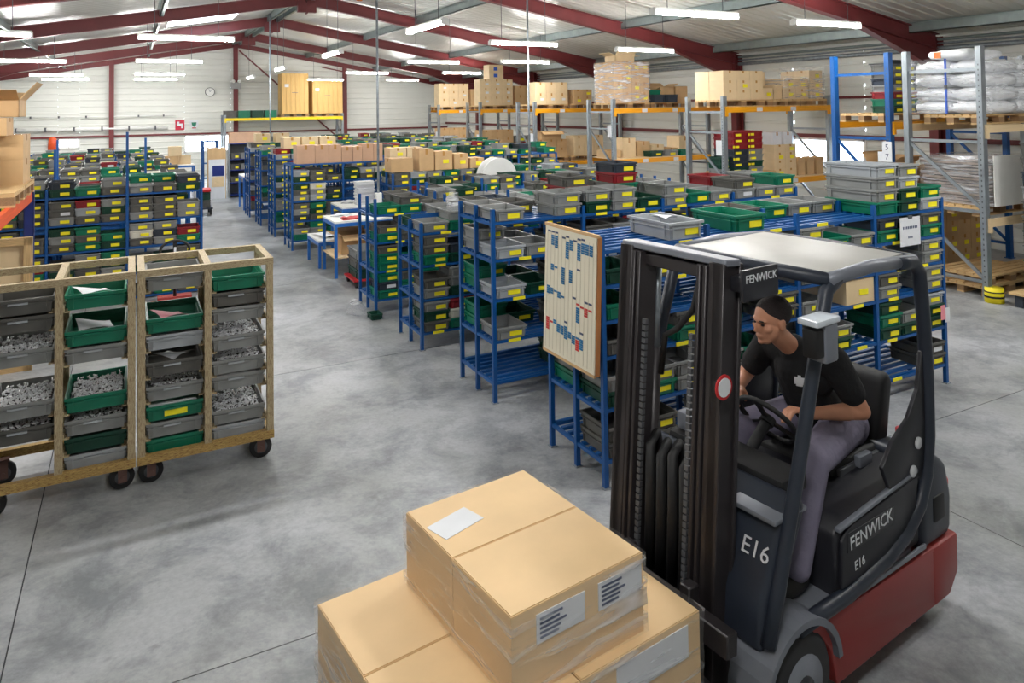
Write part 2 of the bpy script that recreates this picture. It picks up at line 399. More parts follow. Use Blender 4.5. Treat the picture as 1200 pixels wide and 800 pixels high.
# ------------------------------------------------------------------ strip lights
def strip_light(x, y, z, along, where, off=False):
    o = empty('strip_light_offscreen' if off else 'strip_light', (x, y, z), 0 if along == 'X' else R(90))
    put('diffuser', cached('dif', lambda: MB().box(-.74,.74,-.04,.04,-.04,.005).mesh('diffuser', 'tube_light')), o)
    put('housing', cached('hou', lambda: MB().box(-.76,.76,-.035,.035,.005,.05).box(-.765,-.74,-.06,.06,-.055,.03).box(.74,.765,-.06,.06,-.055,.03).mesh('housing', 'white_paint')), o)
    up = Vector((x, y, 0)); 
    for s in (-.5, .5):
        wx = x+(s if along == 'X' else 0); L = ZS(wx)-z-.0
        put('hanger_wire', cached('wire', lambda: MB().cyl((0,0,0), (0,0,1), .006, n=5).mesh('hanger_wire', 'grey_dark')), o, (s, 0, .04), (0,0,0), (1, 1, L))
    tag(o, where, 'light', 'hanging strip lights')
LT = [('X', .85, [(1.0, 0), (7.3, 0), (13.6, 1), (20.0, 2), (26.9, 3), (31.4, 4)], 'left of the ridge column'),
      ('X', -2.15, [(7.3, 0), (13.7, 1), (20.7, 2), (28, 3), (31.6, 4)], 'above the left crate rows'),
      ('X', 6.95, [(2.6, 0), (7.75, 1), (12.75, 2)], 'over the shelf rows'),
      ('X', 7.35, [(18.7, 3), (25.0, 4), (31.2, 5)], 'over the far shelf rows'),
      ('X', 9.85, [(2.6, 0), (7.95, 1), (12.6, 2), (18.0, 3)], 'beside the pallet racks'),
      ('X', 10.7, [(24.4, 4), (31, 5)], 'beside the far pallet racks'),
      ('Y', 4.02, [(4.2, 0), (10.5, 1), (16.4, 2), (22.8, 3), (29, 4)], 'lengthwise under the ridge')]
ORD = ['nearest the dock door', 'second from the dock door', 'third from the dock door', 'third from the gable wall', 'second from the gable wall', 'nearest the gable wall']
for al, x, ys, wh in LT:
    for k, (y_, _) in enumerate(ys):
        kk = len(ys)-1-k
        od = 'nearest the gable wall' if kk == 0 else ['', 'second', 'third', 'fourth', 'fifth', 'sixth'][kk]+' from the gable wall'
        z = 4.05 if not (x == 9.85 and k == 2) else 3.98
        strip_light(x, y_, z, al, off=y_ < 7.5, where='glowing strip light hung %s, %s' % (wh, od))
# ------------------------------------------------------------------ small things on the gable wall
ck = empty('wall_clock', (3.06, YG-.1, 3.61))
mb = MB(); mb.cyl((0, 0, 0), (0, -.05, 0), .2, n=24); part('case', mb, 'grey_dark', ck, True)
mb = MB(); mb.cyl((0, -.05, 0), (0, -.056, 0), .175, n=24); part('dial', mb, 'white_paint', ck)
mb = MB(); mb.bar((0, -.06, 0), (.06, -.06, .1), .012, .012).bar((0, -.06, 0), (-.05, -.06, .14), .01, .01); part('hand', mb, 'ink', ck)
tag(ck, 'round white wall clock high on the ribbed gable wall', 'clock')
ps = empty('poster', (1.86, YG-.06, 2.2)); part('sheet', MB().box(-.18, .18, -.02, 0, -.22, .22), 'poster_red', ps)
part('print', MB().box(-.12, .12, -.026, -.018, -.04, .06).box(-.1, -.02, -.026, -.018, .06, .14).box(.05, .11, -.026, -.018, -.14, -.06), 'label_white', ps)
tag(ps, 'small red poster with white print on the gable wall', 'poster')
ps = empty('crest_plaque', (2.42, YG-.06, 2.2)); pm = MB(); pm.prism([(-.17,.18),(.17,.18),(.17,-.06),(0,-.24),(-.17,-.06)], -.02, 0); part('shield', pm, 'label_white', ps)
pm = MB(); pm.prism([(-.1,.1),(.1,.1),(.08,-.02),(0,-.1),(-.08,-.02)], -.03, -.015); part('emblem', pm, 'crate_green', ps)
part('emblem', MB().box(-.08, .08, -.036, -.028, -.16, -.12), 'tag_red', ps)
tag(ps, 'pale crest plaque with green emblem beside the red poster', 'plaque')
ht = empty('emergency_light', (4.1, YG-.5, 3.9)); part('housing', MB().box(-.2, .2, -.06, .22, -.16, .12), 'heater', ht)
for s in (-.12, .12):
    mb = MB(); mb.cyl((s, -.02, .17), (s, -.12, .17), .07, n=12); lm = part('lamp', mb, 'white_paint', ht, True)
    part('bracket', MB().box(s-.015, s+.015, 0, .03, .1, .17), 'grey_dark', ht)
tag(ht, 'twin-headed emergency lamp on the ridge column of the gable', 'lamp')
bc = empty('warning_beacon', (XR+.02, 14.6, 5.0)); mb = MB(); mb.cyl((0, 0, 0), (0, 0, .14), .06, .07, n=12); part('lens', mb, 'orange_lamp', bc, True)
part('bracket', MB().box(-.05, .05, -.05, .05, .14, .2).box(-.012, .012, -.012, .012, .2, .55), 'grey_dark', bc)
tag(bc, 'orange warning beacon hanging under the roof ridge', 'beacon')
for (x, y_, z0, lb) in ((4.02, 13.03, 1.0, 'white power pole rising from the blue work table to the roof'), (7.22, 13.08, 1.0, 'white power pole rising behind the white reel'), (3.9, 24.0, 1.0, 'thin power pole near the far shelf rows')):
    o = empty('power_pole', (x, y_, 0)); mb = MB(); mb.cyl((0,0,0), (0,0,ZS(x)-.02), .022, n=8); part('duct', mb, 'galv', o, True)
    part('socket_box', MB().box(-.05, .05, -.05, .05, 1.0, 1.25), 'white_paint', o); part('foot', MB().box(-.06, .06, -.06, .06, 0, .012), 'galv', o)
    part('ceiling_bracket', MB().bar((0,0,ZS(x)-.15), (.35,0,ZS(x+.35)-.02), .02, .02), 'galv', o)
    tag(o, lb, 'pole')
# ------------------------------------------------------------------ crates
CM = {'g': 'crate_grey', 'l': 'crate_light', 'd': 'crate_taupe', 'G': 'crate_green', 'D': 'crate_dgreen', 'R': 'crate_red', 'w': 'crate_white', 'b': 'crate_blue', 'n': 'crate_navy'}
CN = {'g': 'grey', 'l': 'pale-grey', 'd': 'taupe', 'G': 'green', 'D': 'dark-green', 'R': 'red', 'w': 'off-white', 'b': 'blue', 'n': 'slate'}
def crate_geo(W, D, H, full=True, mb=None, mi=0, M=None):
    """open stacking container: tapered walls, rim flange, ribs; front is -y, origin at bottom centre"""
    mb = mb or MB(); a, b = W/2, D/2
    rings = [(.020, 0), (.014, H-.024), (0, H-.020), (0, H), (.013, H), (.026, .008)]
    vs = []; fs = []
    for ins, z in rings: vs += [(-a+ins, -b+ins, z), (a-ins, -b+ins, z), (a-ins, b-ins, z), (-a+ins, b-ins, z)]
    for i in range(len(rings)-1):
        for k in range(4): fs.append((i*4+k, i*4+(k+1)%4, i*4+4+(k+1)%4, i*4+4+k))
    n = len(rings)*4; fs += [(0,3,2,1), (n-4,n-3,n-2,n-1)]
    mb.add(vs, fs, mi, M)
    if full:
        z = H*.62; t = .007
        mb.box(-a+.006, a-.006, -b+.006, -b+.02, z, z+t, mi, M).box(-a+.006, a-.006, b-.02, b-.006, z, z+t, mi, M)
        mb.box(-a+.001, -a+.02, -b+.02, b-.02, z, z+t, mi, M).box(a-.02, a-.001, -b+.02, b-.02, z, z+t, mi, M)
        for s in (-1, 1):
            x = s*(a-W*.13); mb.box(x-.005, x+.005, -b+.004, -b+.02, .01, H-.02, mi, M).box(x-.004, x+.004, b-.02, b-.001, .01, H-.02, mi, M)
            y = s*(b-D*.12); mb.box(-a+.004, -a+.02, y-.005, y+.005, .01, H-.02, mi, M).box(a-.02, a-.001, y-.004, y+.004, .01, H-.02, mi, M)
    return mb
def crate_mesh(W, D, H, c): return cached(('crate', W, D, H, c), lambda: crate_geo(W, D, H).mesh('crate_'+CM[c], CM[c]))
def label_mesh(m, w, h): return cached(('lab', m, w, h), lambda: MB().box(-w/2, w/2, -.0025, .006, -h/2, h/2).mesh('label_'+m, m))
def crate(x, y, z, c, size, label, group, rz=0, tagm='label_yellow', front=True, tx=0.18, handle=False, cat='crate', name=None):
    W, D, H = size
    o = put(name or ('large_crate' if D >= .5 else 'storage_crate'), crate_mesh(W, D, H, c), None, (x, y, z), (0, 0, rz)); tag(o, label, cat, group)
    if front and tagm: put('paper_label', label_mesh(tagm, W*.40, H*.40), o, (W*tx*random.uniform(.5, 1.1), -D/2+.0135, H*.42+random.uniform(-.004, .004)))
    if handle: put('handle', cached(('hd', c), lambda: MB().box(-.06, .06, -.016, .004, -.007, .007).mesh('handle', 'crate_light' if c in 'gld' else CM[c])), o, (-.02, -D/2+.012, H*.72))
    return o
QUEUE = []      # every crate on the shelving: the 300 that show largest become things, the rest one mass
def queue(x, y, z, c, size, label, rank, rz=0, tagm='label_yellow', front=True): QUEUE.append((rank, x, y, z, c, size, label, rz, tagm, front))
SB = (.322, .40, .113)

# ------------------------------------------------------------------ blue shelving rows
def shelf_row(x0, y0, nb, hp, levels, bw=1.02, dep=.76, slats=True, label='', tags=True, hfirst=None, deck_m='rack_blue'):
    o = empty('shelf_row', (x0, y0, 0)); tag(o, label, 'shelving', 'blue slatted shelf rows')
    for b in range(nb+1):
        for yy in (0, dep/2, dep):
            h = hp if not (hfirst and b == 0) else hfirst
            put('post', cached(('post', 1), lambda: MB().box(-.018,.018,-.018,-.014,0,1).box(-.018,-.014,-.018,.018,0,1).box(-.005,.018,-.006,.018,0,1).mesh('post', 'rack_blue')), o, (b*bw, yy, 0), (0,0,0), (1, 1, h))
            put('foot', cached('foot', lambda: MB().box(-.03,.03,-.03,.03,0,.008).mesh('foot', 'galv')), o, (b*bw, yy, 0))
        for z in levels: block('end_rail', 'rack_blue', o, b*bw-.012, b*bw+.012, .0, dep, z-.038, z-.010)
    for li, z in enumerate(levels):
        if slats:
            for b in range(nb):
                for k in range(8):
                    yy = .03+k*(dep-.06)/7; block('slat', deck_m, o, b*bw+.016, (b+1)*bw-.016, yy-.016, yy+.016, z-.026, z)
        else:
            mb = MB()
            for k in range(8):
                yy = .03+k*(dep-.06)/7; mb.box(.0, nb*bw, yy-.016, yy+.016, z-.026, z)
            part('deck', mb, deck_m, o)
        block('front_beam', 'rack_blue', o, 0, nb*bw, -.012, .008, z-.03, z-.004); block('back_beam', 'rack_blue', o, 0, nb*bw, dep-.008, dep+.012, z-.03, z-.004)
        if tags and slats:
            for b in range(nb):
                for k in range(2):
                    if random.random() < .55:
                        put('shelf_tag', label_mesh('label_yellow', .13, .028), o, (b*bw+.25+.45*k+random.uniform(-.08, .12), -.017, z-.017))
    return o
LEV = [.2, .58, .97, 1.345, 1.70]
def ordn(k): return ['first', 'second', 'third', 'fourth', 'fifth', 'sixth', 'seventh', 'eighth', 'ninth', 'tenth', 'eleventh', 'twelfth'][k]
def stack(x, y, z, cols, size, base, rank, front=True, rz=0, tagm='label_yellow'):
    H = size[2]; jy = 1 if 'rear' in base else -1
    for k, c in enumerate(cols):
        pos = 'alone' if len(cols) == 1 else ('top of stack' if k == len(cols)-1 else 'bottom of stack' if k == 0 else 'second from bottom' if k == 1 else 'third from bottom')
        queue(x+random.uniform(-.002, .002), y+jy*random.uniform(0, .006), z+k*(H-.0005)+.001, c, size, '%s crate, %s, %s' % (CN[c], pos, base), rank, rz, (tagm if random.random() < .93 else random.choice(['label_white', None])), front)
def rnd_cols(n): return [random.choices('gdlGDRnw', [27, 27, 5, 19, 14, 4, 3, 1])[0] for _ in range(n)]
SLOT = ['aisle-side', 'middle', 'far-side']
def lname(levels, li): return 'top shelf' if li == len(levels)-1 else ordn(li)+' shelf'
def fill_row(x0, y0, nb, levels, rowname, full_bays=1, p=.88, low_p=.0, back_p=.7, topmax=2, bw=1.02, dep=.76, size=SB, skip=(), prio=None, two=()):
    for b in range(nb):
        for li, z in enumerate(levels):
            gap = (levels[li+1]-z-.05) if li+1 < len(levels) else size[2]*topmax+.01
            nmax = max(1, int((gap+.019)/size[2]))
            hid = b >= full_bays and li < len(levels)-2
            for s in range(3):
                if (b, li, s) in skip: continue
                pp = p if not hid else low_p
                x = x0+b*bw+.02+(s+.5)*(bw-.04)/3
                base = '%s %s, %s bay, %s' % (SLOT[s], lname(levels, li), ordn(b), rowname)
                if random.random() < pp or (li == len(levels)-1 and b in two):
                    n = random.choice([nmax, nmax, nmax, max(1, nmax-1)]) if li+1 < len(levels) else random.choices([1, 2, 3], [5, 4, 1])[0]
                    n = min(n, max(nmax, topmax) if li+1 == len(levels) else nmax)
                    if li == len(levels)-1 and b in two: n = 2
                    d = prio if prio and not hid else math.hypot(x, y0); stack(x, y0+.178, z, rnd_cols(n), size, base, (d if not (prio and b >= 1 and prio == 4) else 6)+(6 if hid else 0))
                if li == len(levels)-1 and (b in two or random.random() < back_p):
                    stack(x, y0+.582, z, rnd_cols(2 if b in two else random.choices([1, 2], [6, 4])[0]), size, base.replace(' bay,', ' bay rear,'), (9 if prio == 4 else math.hypot(x, y0)+1.2), front=True)

# row behind the planning board (sparsely filled, slatted decks in view)
X1, Y1 = 3.08, 4.5
L1 = [.2, .57, .95, 1.21, 1.47, 1.73]
shelf_row(X1, Y1, 4, 1.83, L1, label='blue slatted shelf row carrying the planning board on its end')
def put1(b, li, s, cols, front=True, rear=False, size=SB, tagm='label_yellow', dy=0):
    base = '%s %s, %s bay%s, planning board row' % (SLOT[s], lname(L1, li), ordn(b), ' rear' if rear else '')
    stack(X1+b*1.02+.02+(s+.5)*.98/3, Y1+dy+(.582 if rear else .178), L1[li], cols, size, base, 1, front, tagm=tagm)
for b, li, s, cols in [(3,5,1,'DDlg'), (3,5,2,'lG'),
        (0,1,0,'Dg'), (0,1,1,'Gg'), (0,0,0,'dd'), (0,0,1,'dd'), (0,2,0,'d'), (0,3,0,'G'), (0,4,0,'D'), (0,4,1,'d'), (0,2,2,'Gd'), (0,1,2,'gg'),
        (1,0,0,'gg'), (1,0,1,'lgg'), (1,1,0,'dg'), (1,1,1,'gG'), (1,3,1,'gg'), (1,2,0,'G'), (1,4,0,'d'), (1,4,2,'g'), (1,1,2,'gd'), (1,2,2,'dd'),
        (2,4,0,'Gg'), (2,4,1,'G'), (2,4,2,'g'), (2,3,0,'g'), (2,3,1,'gl'), (2,1,0,'dg'), (2,1,1,'Dg'), (2,0,0,'gd'), (2,0,1,'dd'), (2,2,0,'g'),
        (3,4,0,'Gn'), (3,4,2,'Gd'), (3,2,0,'gd'), (3,3,2,'gg'), (3,2,2,'gg'), (3,1,2,'DDl'), (3,1,0,'DGD'), (3,1,1,'Dg'), (3,0,2,'dd'), (3,4,1,'D')]:
    put1(b, li, s, cols)
for b, li, s, cols in [(1,5,2,'d'), (2,5,0,'G'), (2,5,1,'g'), (2,5,2,'g'), (3,5,1,'g'), (0,1,0,'Gg'), (0,1,1,'d'), (3,5,2,'D')]:
    put1(b, li, s, cols, rear=True)
put1(3, 5, 0, 'Gggl', size=(.325, .58, .118), dy=.09)
BIG = (.36, .54, .135)
crate(X1+.815, Y1+.27, 1.731, 'l', BIG, 'pale grey crate with a paper on top of the planning board row', 'wide crates atop the planning board row', name='large_crate')
crate(X1+1.512, Y1+.27, 1.731, 'G', BIG, 'wide green crate alone on top of the planning board row', 'wide crates atop the planning board row', name='large_crate')
# second row
X2, Y2 = 3.05, 6.27
shelf_row(X2, Y2, 4, 1.78, LEV, label='blue slatted shelf row with a nearly empty lower bay behind the planning board', hfirst=1.82)
def put2(b, li, s, cols, rear=False):
    base = '%s %s, %s bay%s, second row from planning board' % (SLOT[s], lname(LEV, li), ordn(b), ' rear' if rear else '')
    stack(X2+b*1.02+.02+(s+.5)*.98/3, Y2+(.582 if rear else .178), LEV[li], cols, SB, base, 2, True)
for b, li, s, cols in [(0,1,0,'g'), (0,2,0,'l'), (0,3,0,'l'), (0,3,1,'g'), (0,3,2,'d'), (0,2,2,'dd'), (0,1,2,'dg'), (0,0,2,'DD'), (1,0,0,'Dd'), (1,1,0,'Gg'), (1,2,0,'DG'), (1,3,0,'Gd'), (0,2,1,'D'),
        (0,4,0,'g'), (0,4,2,'gg'), (1,4,0,'Dg'), (1,4,1,'gg'), (1,4,2,'D'), (2,4,0,'gg'), (2,4,1,'G'), (2,4,2,'g'), (3,4,0,'gd'), (3,4,1,'g'), (3,4,2,'gG'), (1,3,1,'gg'), (1,3,2,'g'), (2,3,0,'gD'), (2,3,1,'g'), (2,3,2,'dd'), (3,3,0,'g'), (3,3,2,'gd')]:
    put2(b, li, s, cols)
for b, li, s, cols in [(0,1,0,'GG'), (0,2,0,'GG'), (0,2,1,'D'), (0,3,0,'gg'), (0,3,1,'g'), (0,1,1,'D'), (0,4,0,'g'), (0,4,1,'d'), (1,4,0,'DRd'), (1,4,1,'gd'), (1,4,2,'DGRn'), (2,4,0,'gg'), (2,4,1,'g'), (2,4,2,'g'), (3,4,0,'gR'), (3,4,1,'g'), (3,4,2,'dg')]:
    put2(b, li, s, cols, rear=True)
# third, fourth rows: crowded
S45 = (.40, .34, .122)
for k, (x0, y0, nb, hp) in enumerate([(2.98, 8.03, 5, 1.46), (2.95, 9.72, 5, 1.56)]):
    L = LEV[:4]; nm = ordn(k+2)+' row from planning board'
    r3 = shelf_row(x0, y0, nb, hp, L, slats=True, label='blue shelf row crammed with crates, %s' % nm)
    ROW3 = r3 if k == 0 else ROW3
    fill_row(x0, y0, nb, L, nm, full_bays=1, p=.98, back_p=.95, topmax=3, prio=4)
# rows further down the right side of the aisle
for k, (x0, y0, nb, hp, L) in enumerate([(4.35, 11.45, 4, 1.56, LEV[:4]), (4.35, 13.2, 4, 1.56, LEV[:4]), (2.83, 14.9, 6, 1.69, LEV), (2.80, 16.7, 6, 1.8, LEV), (2.77, 18.46, 6, 1.8, LEV), (2.74, 20.1, 6, 1.8, LEV), (4.0, 22.6, 5, 1.8, LEV), (4.0, 24.6, 5, 1.8, LEV)]):
    nm = ordn(k+4)+' row from planning board'
    shelf_row(x0, y0, nb, hp, L, slats=False, label='blue shelf row full of crates, %s' % nm)
    fill_row(x0, y0, nb, L, nm, full_bays=1 if k > 1 else 0, p=.95, back_p=.8, topmax=2, skip=[(b, len(L)-1, s) for b in (0, 1) for s in range(3)]+[(2, 4, 0), (2, 4, 1)] if k == 2 else (), two=(0, 1) if k in (1, 3, 5) else ())
# left side block and the rows behind it
for k in range(8):
    y0 = 12.35+1.75*k; L = [.2, .6, 1.0, 1.40, 1.66] if k == 0 else [.2, .6, 1.0, 1.4, 1.62]
    L = [.05, .40, .79, 1.18, 1.58] if k == 0 else [.2, .6, 1.0, 1.5]
    nm = 'block behind pallet truck' if k == 0 else ordn(k)+' row behind pallet-truck block'
    xr = -2.09-0.06*k
    shelf_row(xr, y0, 3, 1.62 if k else 1.7, L, slats=False, label='blue shelf unit packed with yellow-tagged crates, %s' % nm)
    fill_row(xr, y0, 3, L, nm, full_bays=3 if k == 0 else 0, p=1.0 if k == 0 else .97, back_p=.9, topmax=2, prio=5 if k == 0 else None)
# a few taller posts standing over the left block
o = empty('shelf_frame', (0, 0, 0))
for (x, y, z, lb) in ((-.05, 12.288, 2.5, 'tallest blue upright, over the block behind the pallet truck'), (.22, 14.038, 2.35, 'aisle-side blue upright over the first row behind the pallet-truck block'), (-1.1, 14.038, 2.2, 'wall-side blue upright over the first row behind the pallet-truck block'), (-1.2, 15.788, 2.3, 'blue upright over the second row behind the pallet-truck block')):
    q = empty('shelf_upright', (x, y, 0)); block('post', 'rack_blue', q, -.018, .018, -.018, .018, 0, z); block('foot', 'galv', q, -.03, .03, -.03, .03, 0, .008)
    tag(q, lb, 'upright', 'tall uprights over the left crate rows')
bpy.data.objects.remove(o)

# ------------------------------------------------------------------ rolling trolleys with big crates
TB = (.40, .575, .112)
def trolley(x0, label, who, cols):
    y0 = 6.17; o = empty('crate_trolley', (x0, y0, 0)); tag(o, label, 'trolley', 'rolling crate trolleys')
    W, D, Z0, Z1, t = .975, .68, .18, 1.605, .05
    for xx in (0, W/2-t/2, W-t):
        for yy in (0, D-t): block('post', 'trolley_paint', o, xx, xx+t, yy, yy+t, Z0, Z1)
    for zz, m in ((Z0, 'trolley_yellow'), (Z1-t, 'trolley_paint')):
        for yy in (-.004, D-t+.004): block('rail', m, o, -.002, W+.002, yy, yy+t, zz-(.012 if zz == Z0 else 0), zz+t)
        for xx in (0, W/2-t/2, W-t): block('rail', m, o, xx, xx+t, t, D-t, zz, zz+t)
    for xx in (.09, W-.09):
        for yy in (.09, D-.09):
            c = empty('caster', (xx, yy, 0), R(90+random.uniform(-14, 14))); c.parent = o
            mb = MB(); mb.cyl((-.022, 0, .085), (.022, 0, .085), .085, n=20); wv = part('tyre', mb, 'rubber', c, True)
            mb = MB(); mb.cyl((-.026, 0, .085), (.026, 0, .085), .05, n=16); part('hub', mb, 'grey_dark', c, True)
            mb = MB(); mb.box(-.036, -.028, -.03, .03, .05, .19).box(.028, .036, -.03, .03, .05, .19).box(-.036, .036, -.04, .04, .172, .19).cyl((-.042, 0, .085), (.042, 0, .085), .013, n=8)
            part('fork', mb, 'caster_steel', c)
    for ci, col in enumerate(cols):
        xc = x0+((t+W/2-t/2)/2 if ci == 0 else (1.5*W-.5*t)/2)
        n = len(col)
        for k, (z, c, full, tg) in enumerate(col):
            for s in (-1, 1):
                rn = cached(('runner', s), lambda: (lambda m_: m_.box(min(s*.201, s*.213), max(s*.201, s*.213), 0, 1, -.006, .03).box(min(s*.166, s*.213), max(s*.166, s*.213), 0, 1, -.006, 0))(MB()).mesh('runner', 'trolley_paint'))
                put('runner', rn, o, (xc-x0, t-.012, z), (0, 0, 0), (1, D-2*t+.024, 1))
            pos = 'lowest' if k == 0 else 'topmost' if k == n-1 else ordn(k)+' above lowest'
            lab = 'large %s crate%s, %s, %s column, %s' % (CN[c], ' of steel parts' if full else '', pos, ['left', 'right'][ci], who)
            cr = crate(xc, y0+D/2+.0, z, c, TB, lab, 'large crates on the trolleys', tagm=tg, tx=.02, handle=True)
            if full:
                def parts_mesh():
                    mb = MB(); rr = random.Random(3)
                    mb.box(-.17, .17, -.26, .26, .012, .06, 1)
                    for _ in range(520):
                        p = Vector((rr.uniform(-.165, .165), rr.uniform(-.255, .255), rr.uniform(.055, .088))); d = Vector((rr.gauss(0,1), rr.gauss(0,1), rr.gauss(0,.5))).normalized()*.011
                        mb.cyl(p-d, p+d, .0052, n=5)
                    return mb.mesh('small_parts', ['steel_parts', 'black_strap'])
                s = put('small_parts', cached('parts', parts_mesh), None, (xc, y0+D/2, z+.002)); s['kind'] = 'stuff'
                tag(s, 'loose steel parts in crate %s, %s column, %s' % (pos, ['left', 'right'][ci], who), 'metal parts')
    return o
Y = 'label_yellow'
trolley(.045, 'beige rolling trolley of grey and green crates, further from the boxes rack', 'aisle-side trolley',
    [[(.205,'G',0,None),(.325,'g',0,None),(.45,'G',0,Y),(.60,'g',1,None),(.78,'d',0,None),(.98,'l',0,None),(1.11,'G',0,None),(1.43,'g',0,None)],
     [(.205,'l',0,None),(.325,'g',1,None),(.59,'g',0,None),(.715,'g',1,None),(.90,'g',1,None),(1.12,'g',0,None),(1.245,'d',0,None),(1.37,'G',0,None)]])
trolley(-.945, 'beige rolling trolley with gaps between crates and paper in its green ones', 'trolley under orange rack',
    [[(.47,'d',1,None),(.64,'g',1,None),(1.01,'g',1,None),(1.245,'d',0,None),(1.37,'d',0,None)],
     [(.205,'l',0,None),(.33,'D',0,None),(.455,'g',1,None),(.62,'G',1,None),(.97,'g',0,None),(1.095,'G',0,None),(1.36,'G',0,None)]])
# papers lying in the trolley crates
def sheet(x, y, z, w, d, m, label, tilt=(0.1, 0.05, .3)):
    mb = MB(); n = 6
    vs = [(-w/2+w*i/n, -d/2+d*j/n, .02*math.sin(3*i/n+2*j/n)) for j in range(n+1) for i in range(n+1)]
    mb.add(vs, [(j*(n+1)+i, j*(n+1)+i+1, (j+1)*(n+1)+i+1, (j+1)*(n+1)+i) for j in range(n) for i in range(n)])
    vs2 = [(a, b, c-.003) for a, b, c in vs]; mb.add(vs2, [tuple(reversed((j*(n+1)+i, j*(n+1)+i+1, (j+1)*(n+1)+i+1, (j+1)*(n+1)+i))) for j in range(n) for i in range(n)])
    o = put('paper_sheet', mb.mesh('paper_sheet', m, True), None, (x, y, z), tilt); tag(o, label, 'paper', 'papers in the crates'); return o
sheet(.28, 6.42, 1.20, .24, .22, 'label_pink', 'pink paper lying in the green crate of the aisle trolley', (.05, .12, .4))
sheet(-.24, 6.40, 1.20, .24, .2, 'label_white', 'white paper lying in a green crate of the boxes-rack trolley', (.15, .1, .2))
sheet(-.24, 6.42, 1.452, .26, .2, 'label_white', 'white paper topping the highest green crate of the boxes-rack trolley', (.08, .1, .5))
sheet(.28, 6.42, .885, .2, .2, 'label_white', 'white paper slip in the taupe crate of the aisle trolley', (.1, .05, .9))
sheet(3.9, 4.8, 1.868, .26, .16, 'label_white', 'white paper on the grey crate atop the planning board row', (.05, .1, .5))
# ------------------------------------------------------------------ pallets, boxes, racks
def make_pallet():
    o = empty('wooden_pallet')
    for k in range(7): block('plank', 'pallet_wood', o, -.6, .6, -.4+k*.1175, -.4+k*.1175+.095, .122, .144)
    for x in (-.6, -.0725, .455): block('cross_board', 'pallet_wood', o, x, x+.145, -.4, .4, .1, .122)
    for x in (-.6, -.0725, .455):
        for y in (-.4, -.05, .3): block('foot_block', 'old_wood', o, x, x+.145, y, y+.1, .022, .1)
    for y in (-.4, -.05, .3): block('skid', 'pallet_wood', o, -.6, .6, y, y+.1, 0, .022)
    return o
PAL = make_pallet(); PAL_USED = []
def pallet(x, y, z, label, rz=0):
    o = PAL if not PAL_USED else copy_tree(PAL); PAL_USED.append(1)
    o.location = (x, y, z); o.rotation_euler = (0, 0, rz); tag(o, label, 'pallet', 'wooden pallets'); return o
def box_mesh(w, d, h, m):
    def f():
        mb = MB(); e = .006
        mb.box(-w/2, w/2, -d/2, d/2, 0, h-.004)
        if m == 'cardboard_load': mb.box(-w/2+.004, w/2-.004, -d/2+.004, d/2-.004, h-.004, h)
        elif w >= d: mb.box(-w/2, w/2, -d/2, -.002, h-.004, h).box(-w/2, w/2, .002, d/2, h-.004, h)
        else: mb.box(-w/2, -.002, -d/2, d/2, h-.004, h).box(.002, w/2, -d/2, d/2, h-.004, h)
        return mb.mesh('carton_'+m, m)
    return cached(('box', w, d, h, m), f)
def carton(x, y, z, w, d, h, label, group=None, m='cardboard', rz=0, tape=True, lab=None, labw=.12, labh=.07, side=False):
    o = put('cardboard_box', box_mesh(w, d, h, m), None, (x, y, z), (0, 0, rz)); tag(o, label, 'box', group)
    if tape:
        def tf():
            mb = MB(); k = .025
            if w >= d: mb.box(-w/2-.001, w/2+.001, -k, k, h-.001, h+.001).box(-w/2-.001, -w/2+.001, -k, k, h*.75, h).box(w/2-.001, w/2+.001, -k, k, h*.75, h)
            else: mb.box(-k, k, -d/2-.001, d/2+.001, h-.001, h+.001).box(-k, k, -d/2-.001, -d/2+.001, h*.75, h)
            return mb.mesh('tape_strip', 'tape')
        put('tape_strip', cached(('tape', w, d, h), tf), o)
    if lab: put('paper_label', label_mesh(lab, labw, labh), o, (w*.12, -d/2-.002, h*.45))
    return o
def open_box(x, y, z, w, d, h, label, m='cardboard', rz=0, group=None, up=(-.5, .9)):
    mb = MB(); t = .006
    mb.box(-w/2, w/2, -d/2, d/2, 0, t).box(-w/2, w/2, -d/2, -d/2+t, 0, h).box(-w/2, w/2, d/2-t, d/2, 0, h).box(-w/2, -w/2+t, -d/2, d/2, 0, h).box(w/2-t, w/2, -d/2, d/2, 0, h)
    o = put('open_box', mb.mesh('open_box', m), None, (x, y, z), (0, 0, rz)); tag(o, label, 'box', group)
    for a, b, dx, dy in (((-w/2, -d/2, h), (w/2, -d/2, h), 0, -1), ((-w/2, d/2, h), (w/2, d/2, h), 0, 1), ((-w/2, -d/2, h), (-w/2, d/2, h), -1, 0), ((w/2, -d/2, h), (w/2, d/2, h), 1, 0)):
        L = min(w, d)*.42; dz = random.uniform(*up)*L; fm = MB()
        q = math.sqrt(max(L*L-dz*dz, .0004)); a2 = (a[0]+dx*q, a[1]+dy*q, a[2]+dz); b2 = (b[0]+dx*q, b[1]+dy*q, b[2]+dz)
        n = (Vector(b)-Vector(a)).cross(Vector(a2)-Vector(a)).normalized()*.004
        P = [Vector(p) for p in (a, b, b2, a2)]; fm.add([p-n for p in P]+[p+n for p in P], [(0,1,2,3),(7,6,5,4),(0,4,5,1),(1,5,6,2),(2,6,7,3),(3,7,4,0)]); part('flap', fm, m, o)
    return o
